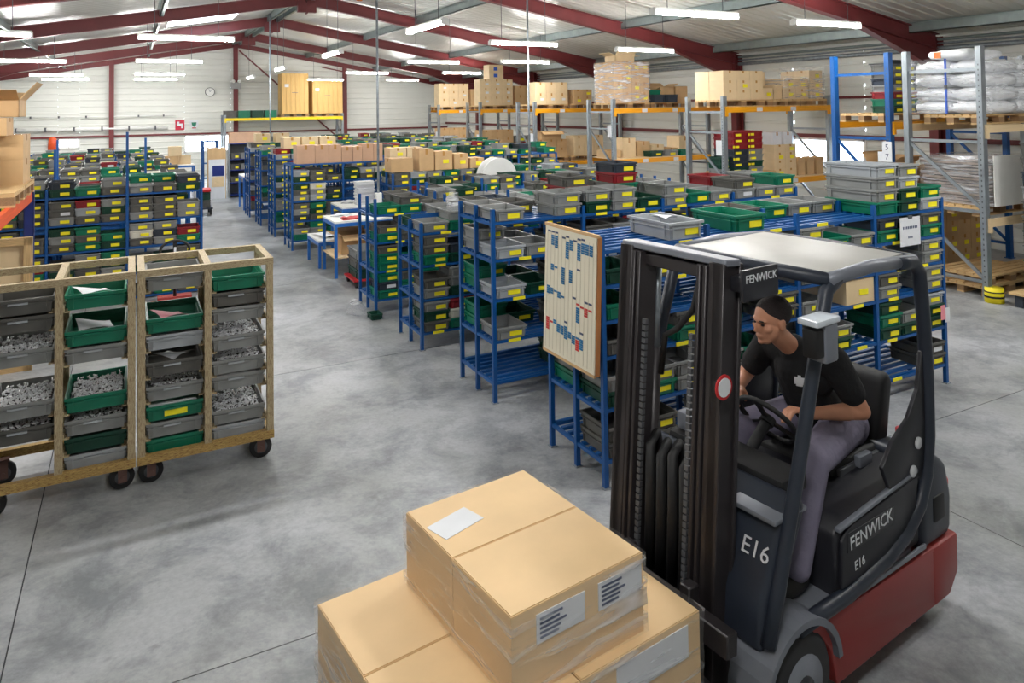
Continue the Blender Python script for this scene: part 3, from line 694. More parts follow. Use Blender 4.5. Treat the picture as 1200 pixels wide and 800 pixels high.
def carton_stack(x0, y0, z0, nx, ny, nz, w, d, h, where, m='cardboard', lab=None, labp=.7, jit=.002, shrink=.006, top_drop=0):
    """nx x ny x nz boxes whose near-left-bottom corner is x0,y0,z0; only the outer ones that can be seen"""
    grp = 'boxes '+where
    for k in range(nz):
        for j in range(ny):
            for i in range(nx):
                if 0 < j < ny-1 and k < nz-1 and i > 0: continue
                if k == nz-1 and top_drop and (i*7+j*3) % 5 < top_drop: continue
                tier = 'top tier' if k == nz-1 else 'bottom tier' if k == 0 else 'middle tier'
                if nz > 3 and 0 < k < nz-1: tier = ordn(k)+' tier'
                lb = lab if (lab and random.random() < labp and j == 0) else None
                carton(x0+(i+.5)*w+random.uniform(-jit, jit), y0+(j+.5)*d+random.uniform(-jit, jit), z0+k*h, w-shrink, d-shrink, h-.001,
                    '%s%s carton%s, %s, %s from aisle, %s' % ('rear ' if j else '', 'pale' if m == 'cardboard_pale' else 'brown', ' with label' if lb else '', tier, ordn(i), where), grp, m, lab=lb)
def film_box(x0, x1, y0, y1, z0, z1, label, m='film', top=False):
    mb = MB(); n = 10
    def ring(z):
        pts = []
        for i in range(n): pts.append((x0+(x1-x0)*i/n, y0))
        for i in range(n): pts.append((x1, y0+(y1-y0)*i/n))
        for i in range(n): pts.append((x1-(x1-x0)*i/n, y1))
        for i in range(n): pts.append((x0, y1-(y1-y0)*i/n))
        return [(px+random.uniform(-.004, .008)*(1 if px > (x0+x1)/2 else -1), py+random.uniform(-.004, .008)*(1 if py > (y0+y1)/2 else -1), z) for px, py in pts]
    nz = 6; rings = [ring(z0+(z1-z0)*k/nz) for k in range(nz+1)]; N = 4*n
    vs = [p for r_ in rings for p in r_]; fs = [(k*N+i, k*N+(i+1)%N, (k+1)*N+(i+1)%N, (k+1)*N+i) for k in range(nz) for i in range(N)]
    if top: fs.append(tuple(nz*N+i for i in range(N)))
    mb.add(vs, fs); o = put('stretch_film', mb.mesh('stretch_film', m, True)); tag(o, label, 'plastic film'); return o

def pallet_rack(x0, x1, y0, y1, hp, beams, label, um='galv', bm='beam_orange', boards=(), sign=True, low_brace=.35, hback=None):
    o = empty('pallet_rack', (x0, y0, 0)); tag(o, label, 'rack', 'pallet racks')
    L, D = x1-x0, y1-y0
    def upright():
        mb = MB(); mb.box(-.05, .05, -.04, -.036, 0, 1).box(-.05, -.046, -.04, .04, 0, 1).box(.046, .05, -.04, .04, 0, 1).box(-.05, -.02, .036, .04, 0, 1).box(.02, .05, .036, .04, 0, 1); return mb.mesh('upright', um)
    um_ = cached(('upr', um), upright)
    holes = cached('holes', lambda: (lambda mb: [mb.box(-.052, -.048, -.008, .008, .1+k*.075, .125+k*.075) for k in range(44)] and mb)(MB()).mesh('slot_holes', 'grey_dark'))
    for xx in (0, L):
        for yy in (0, D):
            put('upright', um_, o, (xx, yy, 0), (0,0,0), (1, 1, hp))
            block('base_plate', um, o, xx-.07, xx+.07, yy-.06, yy+.06, 0, .012)
        if xx == 0: put('slot_holes', holes, o, (0, 0, 0), (0,0,0), (1, 1, hp/3.6))
        zs = [low_brace, min(hp*.62, beams[0]+.5), hp-.45] if hp > 3.2 else [.3, 1.2, 2.0, hp-.25]
        zs = [.25] + [z for z in (1.22, 2.2) if z < hp-.4] + [hp-.32]
        for i, z in enumerate(zs):
            strut('brace', um, o, (xx, .03, z), (xx, D-.03, z), .03, .045)
            if i+1 < len(zs) and i % 3 != 2: 
                a, b = ((.03, z+.04), (D-.03, zs[i+1]-.04)); strut('brace', um, o, (xx, a[0], a[1]), (xx, b[0], b[1]), .03, .045)
    for zi, z in enumerate(beams):
        for yy in (-.045, D+.045):
            block('beam', bm, o, .05, L-.05, yy-.022, yy+.022, z-.11, z)
            for xx in (.025, L-.025): block('beam_hook', bm, o, xx-.03, xx+.03, yy-.026, yy+.026, z-.19, z+.01)
        if zi in boards: block('chipboard_deck', 'cardboard_pale', o, .06, L-.06, -.03, D+.03, z, z+.018)
        if sign:
            for f in (.3, .62): put('location_sign', label_mesh('label_white', .16, .085), o, (L*f, -.07, z-.055))
    if sign:
        s = block('location_sign', 'label_white', o, -.062, -.052, .02, .18, beams[0]+.55, beams[0]+.85)
    return o
XA = 10.58
# near rack with bags
pallet_rack(XA, 13.75, 6.02, 7.12, 3.55, [1.13, 2.44], 'galvanised pallet rack with pale beams holding the white bags', bm='cardboard_pale', sign=False)
pallet_rack(XA, 13.75, 7.42, 8.42, 3.56, [1.15, 2.46], 'blue-post pallet rack back to back with the bag rack', um='rack_blue', sign=True)
pallet_rack(XA, 13.65, 11.04, 12.1, 2.94, [1.2, 2.72], 'galvanised rack with orange beams and red crates, first beyond the blue-post rack', boards=(0,))
pallet_rack(XA, 13.65, 14.84, 15.92, 2.94, [1.44, 2.70], 'galvanised orange-beam rack, second beyond the blue-post rack', boards=(0,))
pallet_rack(XA, 13.65, 18.8, 19.86, 2.92, [1.12, 2.70], 'galvanised orange-beam rack, third beyond the blue-post rack')
pallet_rack(XA, 13.65, 22.6, 23.66, 2.95, [1.0, 2.70], 'galvanised orange-beam rack, fourth beyond the blue-post rack')
pallet_rack(XA, 13.65, 26.4, 27.4, 2.9, [1.0, 2.68], 'galvanised orange-beam rack, fifth beyond the blue-post rack')
pallet_rack(3.5, 8.5, 32.9, 33.9, 2.6, [2.46], 'yellow-beam rack along the gable wall under two plywood crates', bm='beam_yellow', sign=False)
# low-level barrier rails (yellow) at the racks' aisle ends
for y0, z, w_ in ((11.04, 1.02, 'first rack beyond the blue-post rack'), (14.84, .98, 'second rack beyond the blue-post rack'), (18.8, .98, 'third rack beyond the blue-post rack')):
    o = empty('end_barrier', (XA, y0, 0)); block('rail', 'beam_yellow', o, -.1, -.055, -.05, 1.1, z-.02, z+.05); block('sign', 'label_white', o, -.112, -.1, .35, .65, z-.06, z+.07)
    for yy in (.0, 1.03): block('bracket', 'galv', o, -.06, -.049, yy-.02, yy+.05, z-.05, z+.08)
    tag(o, 'yellow end rail with white sign on the %s' % w_, 'barrier', 'yellow rack end rails')

# ---- goods on the bag rack
pallet(11.35, 6.57, 2.44, 'wooden pallet under the white bags on the bag rack', R(0)); pallet(12.6, 6.57, 2.44, 'wooden pallet under bags in the far half of the bag rack')
def bag(x, y, z, w, d, h, label):
    bm = bmesh.new(); bmesh.ops.create_cube(bm, size=1); bmesh.ops.subdivide_edges(bm, edges=bm.edges, cuts=5, use_grid_fill=True)
    rr = random.Random(int(z*1000)+int(x*100))
    for v in bm.verts:
        p = v.co*2; k = (1-abs(p.x)**4*.35*abs(p.z))*(1-abs(p.y)**4*.3*abs(p.z))
        v.co = Vector((p.x*w/2*(1-.05*p.z*p.z), p.y*d/2*(1-.07*p.z*p.z), p.z*h/2*(1-.45*max(abs(p.x), abs(p.y))**5)+rr.uniform(-.008, .008)))
    me = bpy.data.meshes.new('bag'); bm.to_mesh(me); bm.free(); me.materials.append(MATS['bag_white']); me.polygons.foreach_set('use_smooth', [True]*len(me.polygons))
    o = put('plastic_sack', me, None, (x, y, z+h/2)); tag(o, label, 'sack', 'white sacks on the bag rack'); return o
for k in range(4):
    for j, (yy) in enumerate((6.31, 6.835)):
        bag(11.15+.03*(k % 2), yy, 2.584+k*.2, .79, .525, .208, 'white sack, %s layer, %s, pile beside the rack post' % (ordn(k), ['front', 'rear'][j]))
        bag(11.95+.03*(k % 2), yy, 2.584+k*.2, .79, .525, .208, 'white sack, %s layer, %s, inner sack pile' % (ordn(k), ['front', 'rear'][j]))
bg = bag(11.05, 6.5, 3.385, .8, .62, .17, 'white sack with orange print lying on top of the sack pile'); block('print_patch', 'orange_print', bg, -.405, -.392, .12, .22, -.05, .04)
s = empty('strap', (10.72, 6.6, 2.6)); block('band', 'bag_strap', s, -.01, .0, -.02, .012, 0, .82); block('buckle', 'grey_dark', s, -.014, .0, -.025, .017, .36, .42); tag(s, 'blue strap tied down the side of the white sacks', 'strap')
film_box(10.72, 12.42, 6.01, 7.15, 2.6, 3.42, 'clear film wrapped round the white sacks', 'film')
# flat-pack stack wrapped in film, lower shelf
pallet(11.3, 6.57, 1.13, 'wooden pallet under the film-wrapped sheet stack'); 
mb = MB(); rr = random.Random(5)
for k in range(15):
    a = rr.uniform(-.03, .03); b = rr.uniform(-.03, .03); mb.box(-.45+a, .45+a, -.48+b, .48+b, k*.045, k*.045+.034)
ss = put('wrapped_sheet_stack', mb.mesh('wrapped_sheet_stack', 'slate_sheet'), None, (11.25, 6.57, 1.274)); tag(ss, 'crinkled film-wrapped stack of flat sheets on the lower bag rack shelf', 'stack')
film_box(10.78, 11.73, 6.06, 7.08, 1.28, 1.97, 'crinkled stretch film round the stack of flat sheets', 'film_dense', True)
part('white_cover', MB().box(-.40, .46, -.545, -.53, -.0, .72), 'white_paint', ss)
# pallets and cartons under the bag rack
for k, (x, y) in enumerate(((11.35, 6.5), (12.6, 6.5))):
    for q in range(1 if k else 2): pallet(x+.03*q, y, .0+.145*q, ['bottom pallet of the pair on the floor under the bag rack', 'upper pallet of the pair on the floor under the bag rack'][q] if not k else 'single empty pallet on the floor under the inner bag rack')
pallet(10.0, 7.2, 0, 'empty pallet on the floor beside the bag rack post', R(90))
# post guard
g = empty('post_guard', (XA, 5.93, 0)); 
mb = MB(); mb.cyl((0, 0, 0), (0, 0, .2), .12, .115, n=14); part('bumper', mb, 'yellow_guard', g, True); mb = MB(); mb.cyl((0, 0, .07), (0, 0, .095), .123, n=14); part('band', mb, 'black_strap', g); mb = MB(); mb.cyl((0, 0, .14), (0, 0, .155), .121, n=14); part('band', mb, 'black_strap', g)
tag(g, 'yellow bumper with black bands round the bag rack foot', 'guard')
# dolly with tall stack at the right edge
PX, PY = 11.12, 5.28
d = empty('platform_dolly', (PX, PY, 0)); block('deck', 'pallet_wood', d, -.62, .62, -.42, .42, .17, .2)
for x in (-.5, .5):
    for y in (-.33, .33): block('leg', 'crate_navy', d, x-.05, x+.05, y-.05, y+.05, 0, .17)
tag(d, 'wooden low platform on dark feet under the tall crate stack', 'platform')
for k in range(10):
    c = 'GGgDddgndd'[k]; crate(PX+.02, PY, .2+k*.2, c, (.6, .8, .2), '%s deep crate, %s up in the tall stack on the low platform' % (CN[c], ordn(k)), 'tall crate stack on the low platform', tagm=None)
# goods below/behind: blue-post rack
carton_stack(10.9, 7.5, 1.294, 3, 1, 1, .55, .6, .38, 'lower blue-post rack', lab=None); pallet(11.4, 7.9, 1.15, 'pallet on the lower level of the blue-post rack'); pallet(12.65, 7.9, 1.15, 'pallet at the inner lower level of the blue-post rack')
open_box(11.2, 7.85, 1.675, .6, .45, .12, 'open brown carton on the lower level of the blue-post rack')
crate(12.9, 7.8, 1.294, 'R', (.4, .6, .2), 'red crate on the lower level of the blue-post rack', 'crates in the blue-post rack', tagm=None)
pallet(11.15, 7.9, 2.46, 'pallet carrying the crate tower on the blue-post rack')
for k in range(7):
    for i in range(2):
        c = 'DGRgndd'[k]; crate(10.98+.326*i, 7.72, 2.604+k*.113, c, SB, '%s crate, %s layer, %s half of crate tower on blue-post rack' % (CN[c], ordn(k), ['post', 'wall'][i]), 'crate tower on the blue-post rack', tx=.05)
mb = MB(); mb.box(-.32, .32, -.22, .22, 0, .02).box(-.32, .32, -.22, -.2, .02, .06); cv = put('plastic_tray', mb.mesh('plastic_tray', 'black_strap'), None, (11.13, 7.72, 3.396)); tag(cv, 'black flat tray on top of the crate tower', 'tray')
carton_stack(11.0, 6.25, .0, 1, 1, 1, .4, .4, .4, 'on the floor inside the bag rack', lab='label_yellow') if False else None
carton_stack(11.15, 7.55, 0.0, 6, 1, 4, .34, .5, .25, 'blue-post rack floor', lab='label_yellow')
for k in range(2):
    for i in range(2): crate(10.15+.44*i, 8.95, k*.2, 'nG'[k], (.4, .6, .2), '%s floor crate, %s layer, %s the aisle, behind the blue-post rack' % (CN['nG'[k]], ordn(k), ['facing', 'away from'][i]), 'floor crates beside the blue-post rack', tagm='label_white')
o = empty('bay_number_sign', (XA-.051, 7.42, 2.0)); block('plate', 'label_white', o, -.012, 0, -.06, .1, -.16, .16)
for i, ch in enumerate('57'):
    text_mesh('number', ch, .13, 'ink', o, Matrix.Translation((-.013, .02, .07-.15*i)) @ Euler((R(90), 0, R(-90))).to_matrix().to_4x4())
tag(o, 'white plate numbered 5 and 7 on the blue rack post', 'sign')

# ---- first orange rack (Y 11)
YC = 11.1; T = 2.72
for x in (11.24, 12.26): pallet(x, 11.55, T, 'pallet on the top of the red-crate rack, %s' % ('beside its aisle post' if x < 11.5 else 'mid bay'), R(0 if x < 12 else 90))
pallet(13.1, 11.55, T, 'pallet on the top of the red-crate rack, wall end', R(90))
carton_stack(10.66, 11.12, T+.144, 3, 2, 3, .37, .42, .2, 'red-crate rack top by its post', 'cardboard_pale', lab='label_yellow', labp=.2)
carton_stack(11.85, 11.48, T+.144, 1, 1, 3, .36, .4, .2, 'red-crate rack mid top', 'cardboard_pale', lab='label_white')
carton(11.93, 11.3, T+.144, .30, .3, .24, 'single pale carton with yellow label, mid top of the red-crate rack', 'boxes', 'cardboard_pale', lab='label_yellow')
open_box(12.23, 11.3, T+.144, .24, .3, .2, 'open carton with yellow tag on top of the red-crate rack', 'cardboard_pale', up=(.965, .99))
carton_stack(12.4, 11.15, T+.144, 2, 2, 2, .38, .4, .22, 'wrapped, mid red-crate rack top', 'cardboard_pale', lab='label_yellow'); film_box(12.38, 13.168, 11.12, 11.98, T+.15, T+.64, 'glossy film round the cartons mid top of red-crate rack', 'film')
carton_stack(13.2, 11.15, T+.144, 1, 2, 3, .42, .4, .21, 'wrapped, red-crate rack top wall end', 'cardboard_pale', lab='label_yellow'); film_box(13.192, 13.64, 11.11, 11.98, T+.15, T+.86, 'glossy film round the cartons at wall end of red-crate rack', 'film', True)
pallet(11.46, 11.5, 1.218, 'pallet under the red crates on the lower orange rack shelf')
for i in range(2):
    for k in range(7):
        c = ('Dnnnn', 'gDggg')[i][k] if k < 4 else 'R'
        crate(11.05+.42*i, 11.36, 1.364+k*.122, c, (.41, .6, .122), '%s crate, %s layer, %s half of the red-topped crate stack' % (CN[c], ordn(k), ['post', 'wall'][i]), 'red-topped crate stack on the first orange rack', tx=-.28)
for k in range(4): crate(10.72, 11.36, 1.219+k*.12, 'DgDD'[k], (.24, .4, .12), '%s narrow crate, %s layer, behind the first orange rack post' % (CN['DgDD'[k]], ordn(k)), 'narrow crates at the first orange rack')
carton_stack(12.08, 11.15, 1.218, 2, 1, 4, .33, .4, .17, 'beside the red-topped crates', 'cardboard_pale', lab='label_yellow')
for i in range(3): open_box(12.87+.285*i, 11.3, 1.218, .22, .34, .28, 'open tan carton with raised flaps, %s in the trio by the wall window' % ordn(i), 'cardboard', group='open cartons', up=(.965, .99))
for i in range(2): carton(12.23+.33*i, 11.35, 1.898, .25, .3, .26, 'small white-and-red carton on the carton stack, %s' % ['nearer the red crates', 'nearer the wall'][i], 'white red cartons', 'label_white')
for k in range(6): carton(11.0+.45*k, 11.5, 0, .4, .4, .4 if k < 2 else .3+.1*(k % 2), 'floor carton under the first orange rack, %s from its post' % ordn(k), 'cartons under the first orange rack', random.choice(['cardboard', 'cardboard_pale']), lab='label_yellow')
for i in range(2): crate(10.98+.42*i, 11.36, .62, 'b', (.36, .4, .3), 'bright blue crate under the first orange rack, %s' % ['nearer the post', 'nearer the wall'][i], 'blue crates', tagm='label_white')
block_ = put('crate_support', None) ; bpy.data.objects.remove(block_)
for i in range(2): carton(10.98+.42*i, 11.36, .4, .38, .4, .22, 'flat carton carrying a blue crate, %s' % ['nearer the post', 'nearer the wall'][i], 'flat cartons', 'cardboard')

# ---- second orange rack (Y 14.84)
T = 2.70
for x in (11.2, 12.45): pallet(x, 15.35, T, 'pallet on top of the second orange rack, %s' % ('post end' if x < 12 else 'wall end'))
carton_stack(10.68, 14.92, T+.144, 4, 2, 4, .27, .42, .26, 'tall wrap on second orange rack', 'cardboard', lab='label_yellow', labp=.5); film_box(10.665, 11.785, 14.9, 15.78, T+.15, T+1.1835, 'creased clear film round the tall carton stack', 'film_dense', True)
open_box(11.1, 15.25, T+1.184, .6, .45, .16, 'open carton crowning the tall film-wrapped stack', 'cardboard_pale')
for i in range(2): crate(12.0+.42*i, 15.1, T+.144, 'n', (.4, .6, .2), 'slate crate on the second orange rack top, %s' % ['nearer the post', 'nearer the wall'][i], 'slate crates', tagm=None)
crate(12.0, 15.2, T+.3435, 'G', (.36, .5, .12), 'green crate upon slate crates of the second orange rack', 'green crates up high', tagm=None)
open_box(12.42, 15.2, T+.3435, .45, .4, .22, 'open carton upon slate crates of the second orange rack')
carton(12.9, 15.2, T+.144, .4, .4, .42, 'brown carton at the wall end of the second orange rack', 'boxes')
for k in range(6): carton(10.85+.46*k, 15.44, 1.46, .4, .5, .18+.1*((k*3) % 4), 'brown carton on the chipboard shelf of the second orange rack, %s from its post' % ordn(k), 'cartons on the chipboard shelf', ['cardboard', 'cardboard_pale'][k % 2])
for k in range(3): crate(11.9+.5*k, 14.98, 1.46, 'DgG'[k], (.42, .3, .14), '%s crate before the cartons of the second orange rack' % CN['DgG'[k]], 'crates on the chipboard shelf')
for k in range(5): carton(11.1+.5*k, 15.3, 0, .44, .5, .5, 'floor carton under the second orange rack, %s from its post' % ordn(k), 'cartons under the second orange rack')
# ---- third orange rack (Y 18.8)
for x in (11.2, 12.5): pallet(x, 19.3, 2.70, 'pallet on top of the third orange rack, %s' % ('post end' if x < 12 else 'wall end')); 
for x in (11.2, 12.5): pallet(x, 19.3, 1.12, 'pallet on the lower level of the third orange rack, %s' % ('post end' if x < 12 else 'wall end'))
carton_stack(10.66, 18.9, 2.844, 3, 1, 2, .38, .5, .33, 'third orange rack top by post', 'cardboard_pale', lab='label_white', labp=.5)
carton_stack(12.0, 18.9, 2.844, 2, 1, 2, .34, .5, .22, 'third orange rack top wall end', 'cardboard', lab='label_yellow', labp=.4)
carton_stack(10.66, 18.9, 1.264, 3, 1, 2, .36, .5, .26, 'third orange rack lower level', 'cardboard', lab='label_white', labp=.3)
carton_stack(12.0, 18.9, 1.264, 3, 1, 2, .36, .5, .3, 'third orange rack lower wall end', 'cardboard_pale')
open_box(11.2, 19.15, 1.785, .7, .5, .24, 'wide open carton on the lower cartons of the third orange rack')
for k in range(5): crate(11.0+.5*k, 19.2, 0, 'dDgdG'[k], (.44, .6, .5), '%s tall crate on the floor under the third orange rack, %s from its post' % (CN['dDgdG'[k]], ordn(k)), 'floor crates under the third orange rack')
# ---- fourth and fifth
for j, (y0, z) in enumerate(((22.6, 2.70), (26.4, 2.68))):
    nm = ['fourth', 'fifth'][j]
    for x in (11.2, 12.5): pallet(x, y0+.5, z, 'pallet on top of the %s orange rack, %s' % (nm, 'post end' if x < 12 else 'wall end'))
    carton_stack(10.64, y0+.1, z+.144, 3, 1, 3+j*0, .42, .5, .3, '%s orange rack top by post' % nm, 'cardboard_pale', lab='label_white', labp=.4)
    carton_stack(12.0, y0+.1, z+.144, 3, 1, 2, .4, .5, .34, '%s orange rack top wall end' % nm, 'cardboard')
    for x in (11.2, 12.5): pallet(x, y0+.5, 1.0, 'pallet on the lower level of the %s orange rack, %s' % (nm, 'post end' if x < 12 else 'wall end'))
    carton_stack(10.64, y0+.1, 1.144, 3, 1, 3, .42, .5, .28, '%s orange rack lower level' % nm, 'cardboard')
    for k in range(3):
        for i in range(2): crate(12.2+.5*i, y0+.4, 1.144+k*.2, 'gRg'[k], (.44, .6, .2), '%s crate, %s layer, %s end, lower level of the %s orange rack' % (CN['gRg'[k]], ordn(k), ['post', 'wall'][i], nm), 'crates on the %s orange rack' % nm)
# tall carton with blue prints, seen over the third rack
bx = carton(12.05, 20.1, 0, .01, .01, .01, 'x', None) if False else None
o = carton(11.25, 22.9, 3.744, .55, .45, .5, 'tall pale carton with two blue printed squares on the fourth rack', 'boxes', 'cardboard_pale', tape=False)
for z in (.13, .36): block('blue_print', 'bag_strap', o, -.1, .05, -.229, -.222, z-.06, z+.06)
# ---- plywood crates on the gable rack
for i, (x, w_, h, lb) in enumerate(((6.42, 1.15, 1.78, 'tall plywood shipping crate on the gable rack, nearer the ridge column'), (7.85, 1.35, 1.52, 'tall plywood shipping crate on the gable rack, nearer the orange racks'))):
    pallet(x, 33.4, 2.46, 'pallet under the %s plywood crate' % ['taller', 'lower'][i])
    o = empty('plywood_crate', (x, 33.4, 2.604)); block('body', 'plywood', o, -w_/2, w_/2, -.45, .45, 0, h)
    for k in range(6): block('plank', 'plywood', o, -w_/2+k*w_/6+.006, -w_/2+(k+1)*w_/6-.006, -.472, -.45, 0, h)
    block('stencil', 'ink', o, -.14, .12, -.476, -.472, h*.52, h*.53); block('label', 'label_white', o, -w_/2+.12, -w_/2+.3, -.477, -.472, h*.66, h*.74)
    tag(o, lb, 'crate', 'plywood shipping crates')
for k in range(4):
    x = 3.75+.55*k; crate(x, 33.3, 2.46, 'dGDG'[k], (.5, .6, .32), '%s crate on the gable rack, %s from its free end' % (CN['dGDG'[k]], ordn(k)), 'crates on the gable rack', tagm=None)
for k in range(5):
    crate(4.6+.62*k, 33.2, 1.1, 'dDDgd'[k], (.55, .6, .45), '%s crate below the gable rack beam, %s along' % (CN['dDDgd'[k]], ordn(k)), 'crates under the gable rack beam', tagm=None)
o = empty('steel_bench', (5.9, 33.2, 0)); block('top', 'galv', o, -1.8, 1.8, -.4, .4, 1.06, 1.1)
for x in (-1.7, 1.7):
    for y in (-.35, .35): block('leg', 'galv', o, x-.03, x+.03, y-.03, y+.03, 0, 1.06)
tag(o, 'long steel bench with crates against the gable wall', 'bench')

# ------------------------------------------------------------------ left orange rack with boxes
lr = empty('pallet_rack', (-1.0, 8.2, 0)); tag(lr, 'navy pallet rack with red-orange beam by the left trolley', 'rack', 'pallet racks')
for y in (-.6, 2.05):
    for x in (-.06, -1.1):
        mb = MB(); mb.box(x-.05, x+.05, y-.05, y-.044, 0, 1.9).box(x-.05, x-.044, y-.05, y+.05, 0, 1.9).box(x+.044, x+.05, y-.05, y+.05, 0, 1.9); part('upright', mb, 'rack_navy', lr)
    for z in (.3, 1.2, 1.75): strut('brace', 'rack_navy', lr, (-.06, y, z), (-1.1, y, z), .03, .04)
for x in (-.05, -1.1): block('beam', 'beam_red', lr, x-.025, x+.025, -.55, 2.0, 1.77, 1.89)
for y in (.0, .9, 1.8): block('cross_bar', 'beam_red', lr, -1.08, -.07, y-.03, y+.03, 1.83, 1.87)
pallet(-1.6, 8.9, 1.89, 'pallet carrying the brown boxes on the left navy rack', 0); pallet(-1.6, 9.75, 1.89, 'pallet at the far end of the left navy rack', 0)
carton(-1.38, 9.72, 2.034, .7, .62, .265, 'large brown carton at the bottom of the left rack pile', 'left rack cartons', 'cardboard'); carton(-1.38, 9.72, 2.30, .7, .62, .265, 'large brown carton second up in the left rack pile', 'left rack cartons', 'cardboard')
carton(-1.55, 9.5, 2.566, .78, .5, .19, 'low brown carton third up in the left rack pile', 'left rack cartons', 'cardboard'); open_box(-1.45, 9.9, 2.76, .72, .6, .19, 'brown carton with raised flap topping the left rack pile', 'cardboard')
film_box(-2.0, -1.22, 8.6, 9.2, 2.034, 2.6, 'crumpled shiny film wrap bundled beside the left rack cartons', 'film_dense', True)
carton(-1.62, 8.9, 2.034, .7, .55, .5, 'film-wrapped carton at the near end of the left rack', 'left rack cartons', 'cardboard_pale')
# wooden crate panels leaning under the left rack
o = empty('wooden_partition', (-1.28, 9.6, 0))
for x0, x1, z0, z1 in ((-.4, .32, 1.36, 1.44), (-.4, .32, 0, .08), (-.4, -.32, 0, 1.44), (.24, .32, 0, 1.44), (-.4, .32, .6, .68)): block('batten', 'pallet_wood', o, x0, x1, -.03, .03, z0, z1)
block('panel', 'cardboard_pale', o, -.4, .32, .03, .045, 0, 1.44)
tag(o, 'pale wooden frame panel standing under the left navy rack', 'frame')
# ------------------------------------------------------------------ planning board on the end of the first row
pb = empty('planning_board', (2.988, 4.46, .83)); BW, BH = .76, 1.0      # width along y, height along z
tilt = R(3)
core = part('backing', MB().box(-.004, .03, 0, BW, 0, BH), 'board_edge', pb)
fc = put('face', MB().box(-.012, -.003, .012, BW-.012, .01, BH-.006).mesh('face', 'board_face'), pb)
for k in range(13):
    y = .05+k*(BW-.1)/12; block('column_strip', 'board_strip', pb, -.0135, -.012, y-.003, y+.003, .03, BH-.05)
block('top_edge', 'cardboard', pb, -.014, .012, 0, BW, BH-.006, BH+.018); block('bottom_edge', 'cardboard', pb, -.014, .0, .01, BW-.01, -.012, .01)
cards = MB(); cw = (BW-.1)/12
def cell(col, z0, n, mi=0):      # column counted from the far edge; a run of stacked cards
    y1 = BW-.05-col*cw
    for q in range(n): cards.box(-.016, -.0125, y1-cw+.006, y1-.006, z0-q*.0165-.0135, z0-q*.0165, mi)
for c, z, n in ((1,.93,5),(2,.93,6),(5,.91,8),(6,.93,5),(8,.92,8),(9,.93,5),(10,.93,5),(11,.93,5),(1,.70,3),(2,.69,1),(4,.70,8),(6,.70,6),(0,.52,4),(1,.51,3),(2,.50,1),(3,.50,3),(4,.48,1),(8,.44,7),
                (2,.27,2),(3,.25,4),(4,.25,4),(5,.26,6),(6,.23,3),(7,.22,4),(8,.22,1),(9,.22,5)): cell(c, z, n)
for c, z, n in ((0,.27,6),(1,.25,1),(8,.47,1),(9,.46,1),(10,.46,4),(11,.46,1),(8,.20,5)): cell(c, z, n, 1)
for c, z in ((0,.955),(1,.955),(2,.955),(4,.93),(5,.945),(7,.93),(8,.95),(9,.955),(7,.5),(10,.5),(11,.5),(8,.72),(9,.26),(5,.29)): cell(c, z+.008, 1, 2)
cd = part('card', cards, ['card_blue', 'card_red', 'ink'], pb); cd['kind'] = 'stuff'
pb.rotation_euler = (0, R(2.5), 0)
tag(pb, 'cream planning board with blue and red cards on the shelf row end', 'board')
# paper sign hung on the row
sg = empty('paper_sign', (6.58, 4.44, 1.42)); block('sheet', 'label_white', sg, -.15, .15, -.004, 0, 0, .27)
pm = MB()
for k in range(9): pm.box(-.11+k*.025, -.095+k*.025, -.0055, -.004, .16, .185)
for k in range(3): pm.box(-.035+k*.025, -.02+k*.025, -.0055, -.004, .07, .09)
part('print', pm, 'ink', sg); block('clip', 'grey_dark', sg, -.03, .03, -.008, .004, .255, .285)
tag(sg, 'white paper sign clipped under the top shelf of the planning board row', 'sign')
# carton lying in the first row
carton(5.925, 4.80, .951, .38, .6, .22, 'pale carton with yellow tag in the planning board row', 'boxes', 'cardboard_pale', tape=False, lab='label_yellow', labw=.12, labh=.05)
sk = put('orange_rag', (lambda mb: mb.cyl((0,0,0),(0,0,.05),.1,.06,n=12))(MB()).mesh('orange_rag', 'orange_print', True), None, (6.36, 4.62, 1.21)); tag(sk, 'orange cloth bundle lying in the planning board row', 'cloth')
for (x, y, z, m, lb) in ((7.12, 4.44, .62, 'label_white', 'white card hanging at the free end of the planning board row'), (7.02, 4.42, .66, 'label_pink', 'pink card hanging at the free end of the planning board row'), (3.62, 6.2, .5, 'label_pink', 'pink card hanging from the grey crate on the second row')):
    o = empty('hanging_card', (x, y, z)); block('card', m, o, -.035, .035, -.003, 0, 0, .14); block('string', 'grey_dark', o, -.002, .002, -.002, 0, .13, .22); tag(o, lb, 'card')
# blue plastic sleeves hanging inside the first row
for k, (x, z) in enumerate(((4.05, .85), (4.05, .42), (5.2, 1.25), (4.1, .25))):
    o = empty('document_sleeve', (x, 4.46, z)); block('sleeve', 'clear_pvc', o, -.05, .05, -.004, 0, 0, .24); block('band', 'crate_blue', o, -.05, .05, -.006, -.003, .0, .06); tag(o, 'pale document sleeve with blue band, %s, planning board row' % ['at third shelf of first post', 'at second shelf of first post', 'at fourth shelf of second post', 'lowest, at bottom shelf'][k], 'sleeve', 'document sleeves on the planning board row')
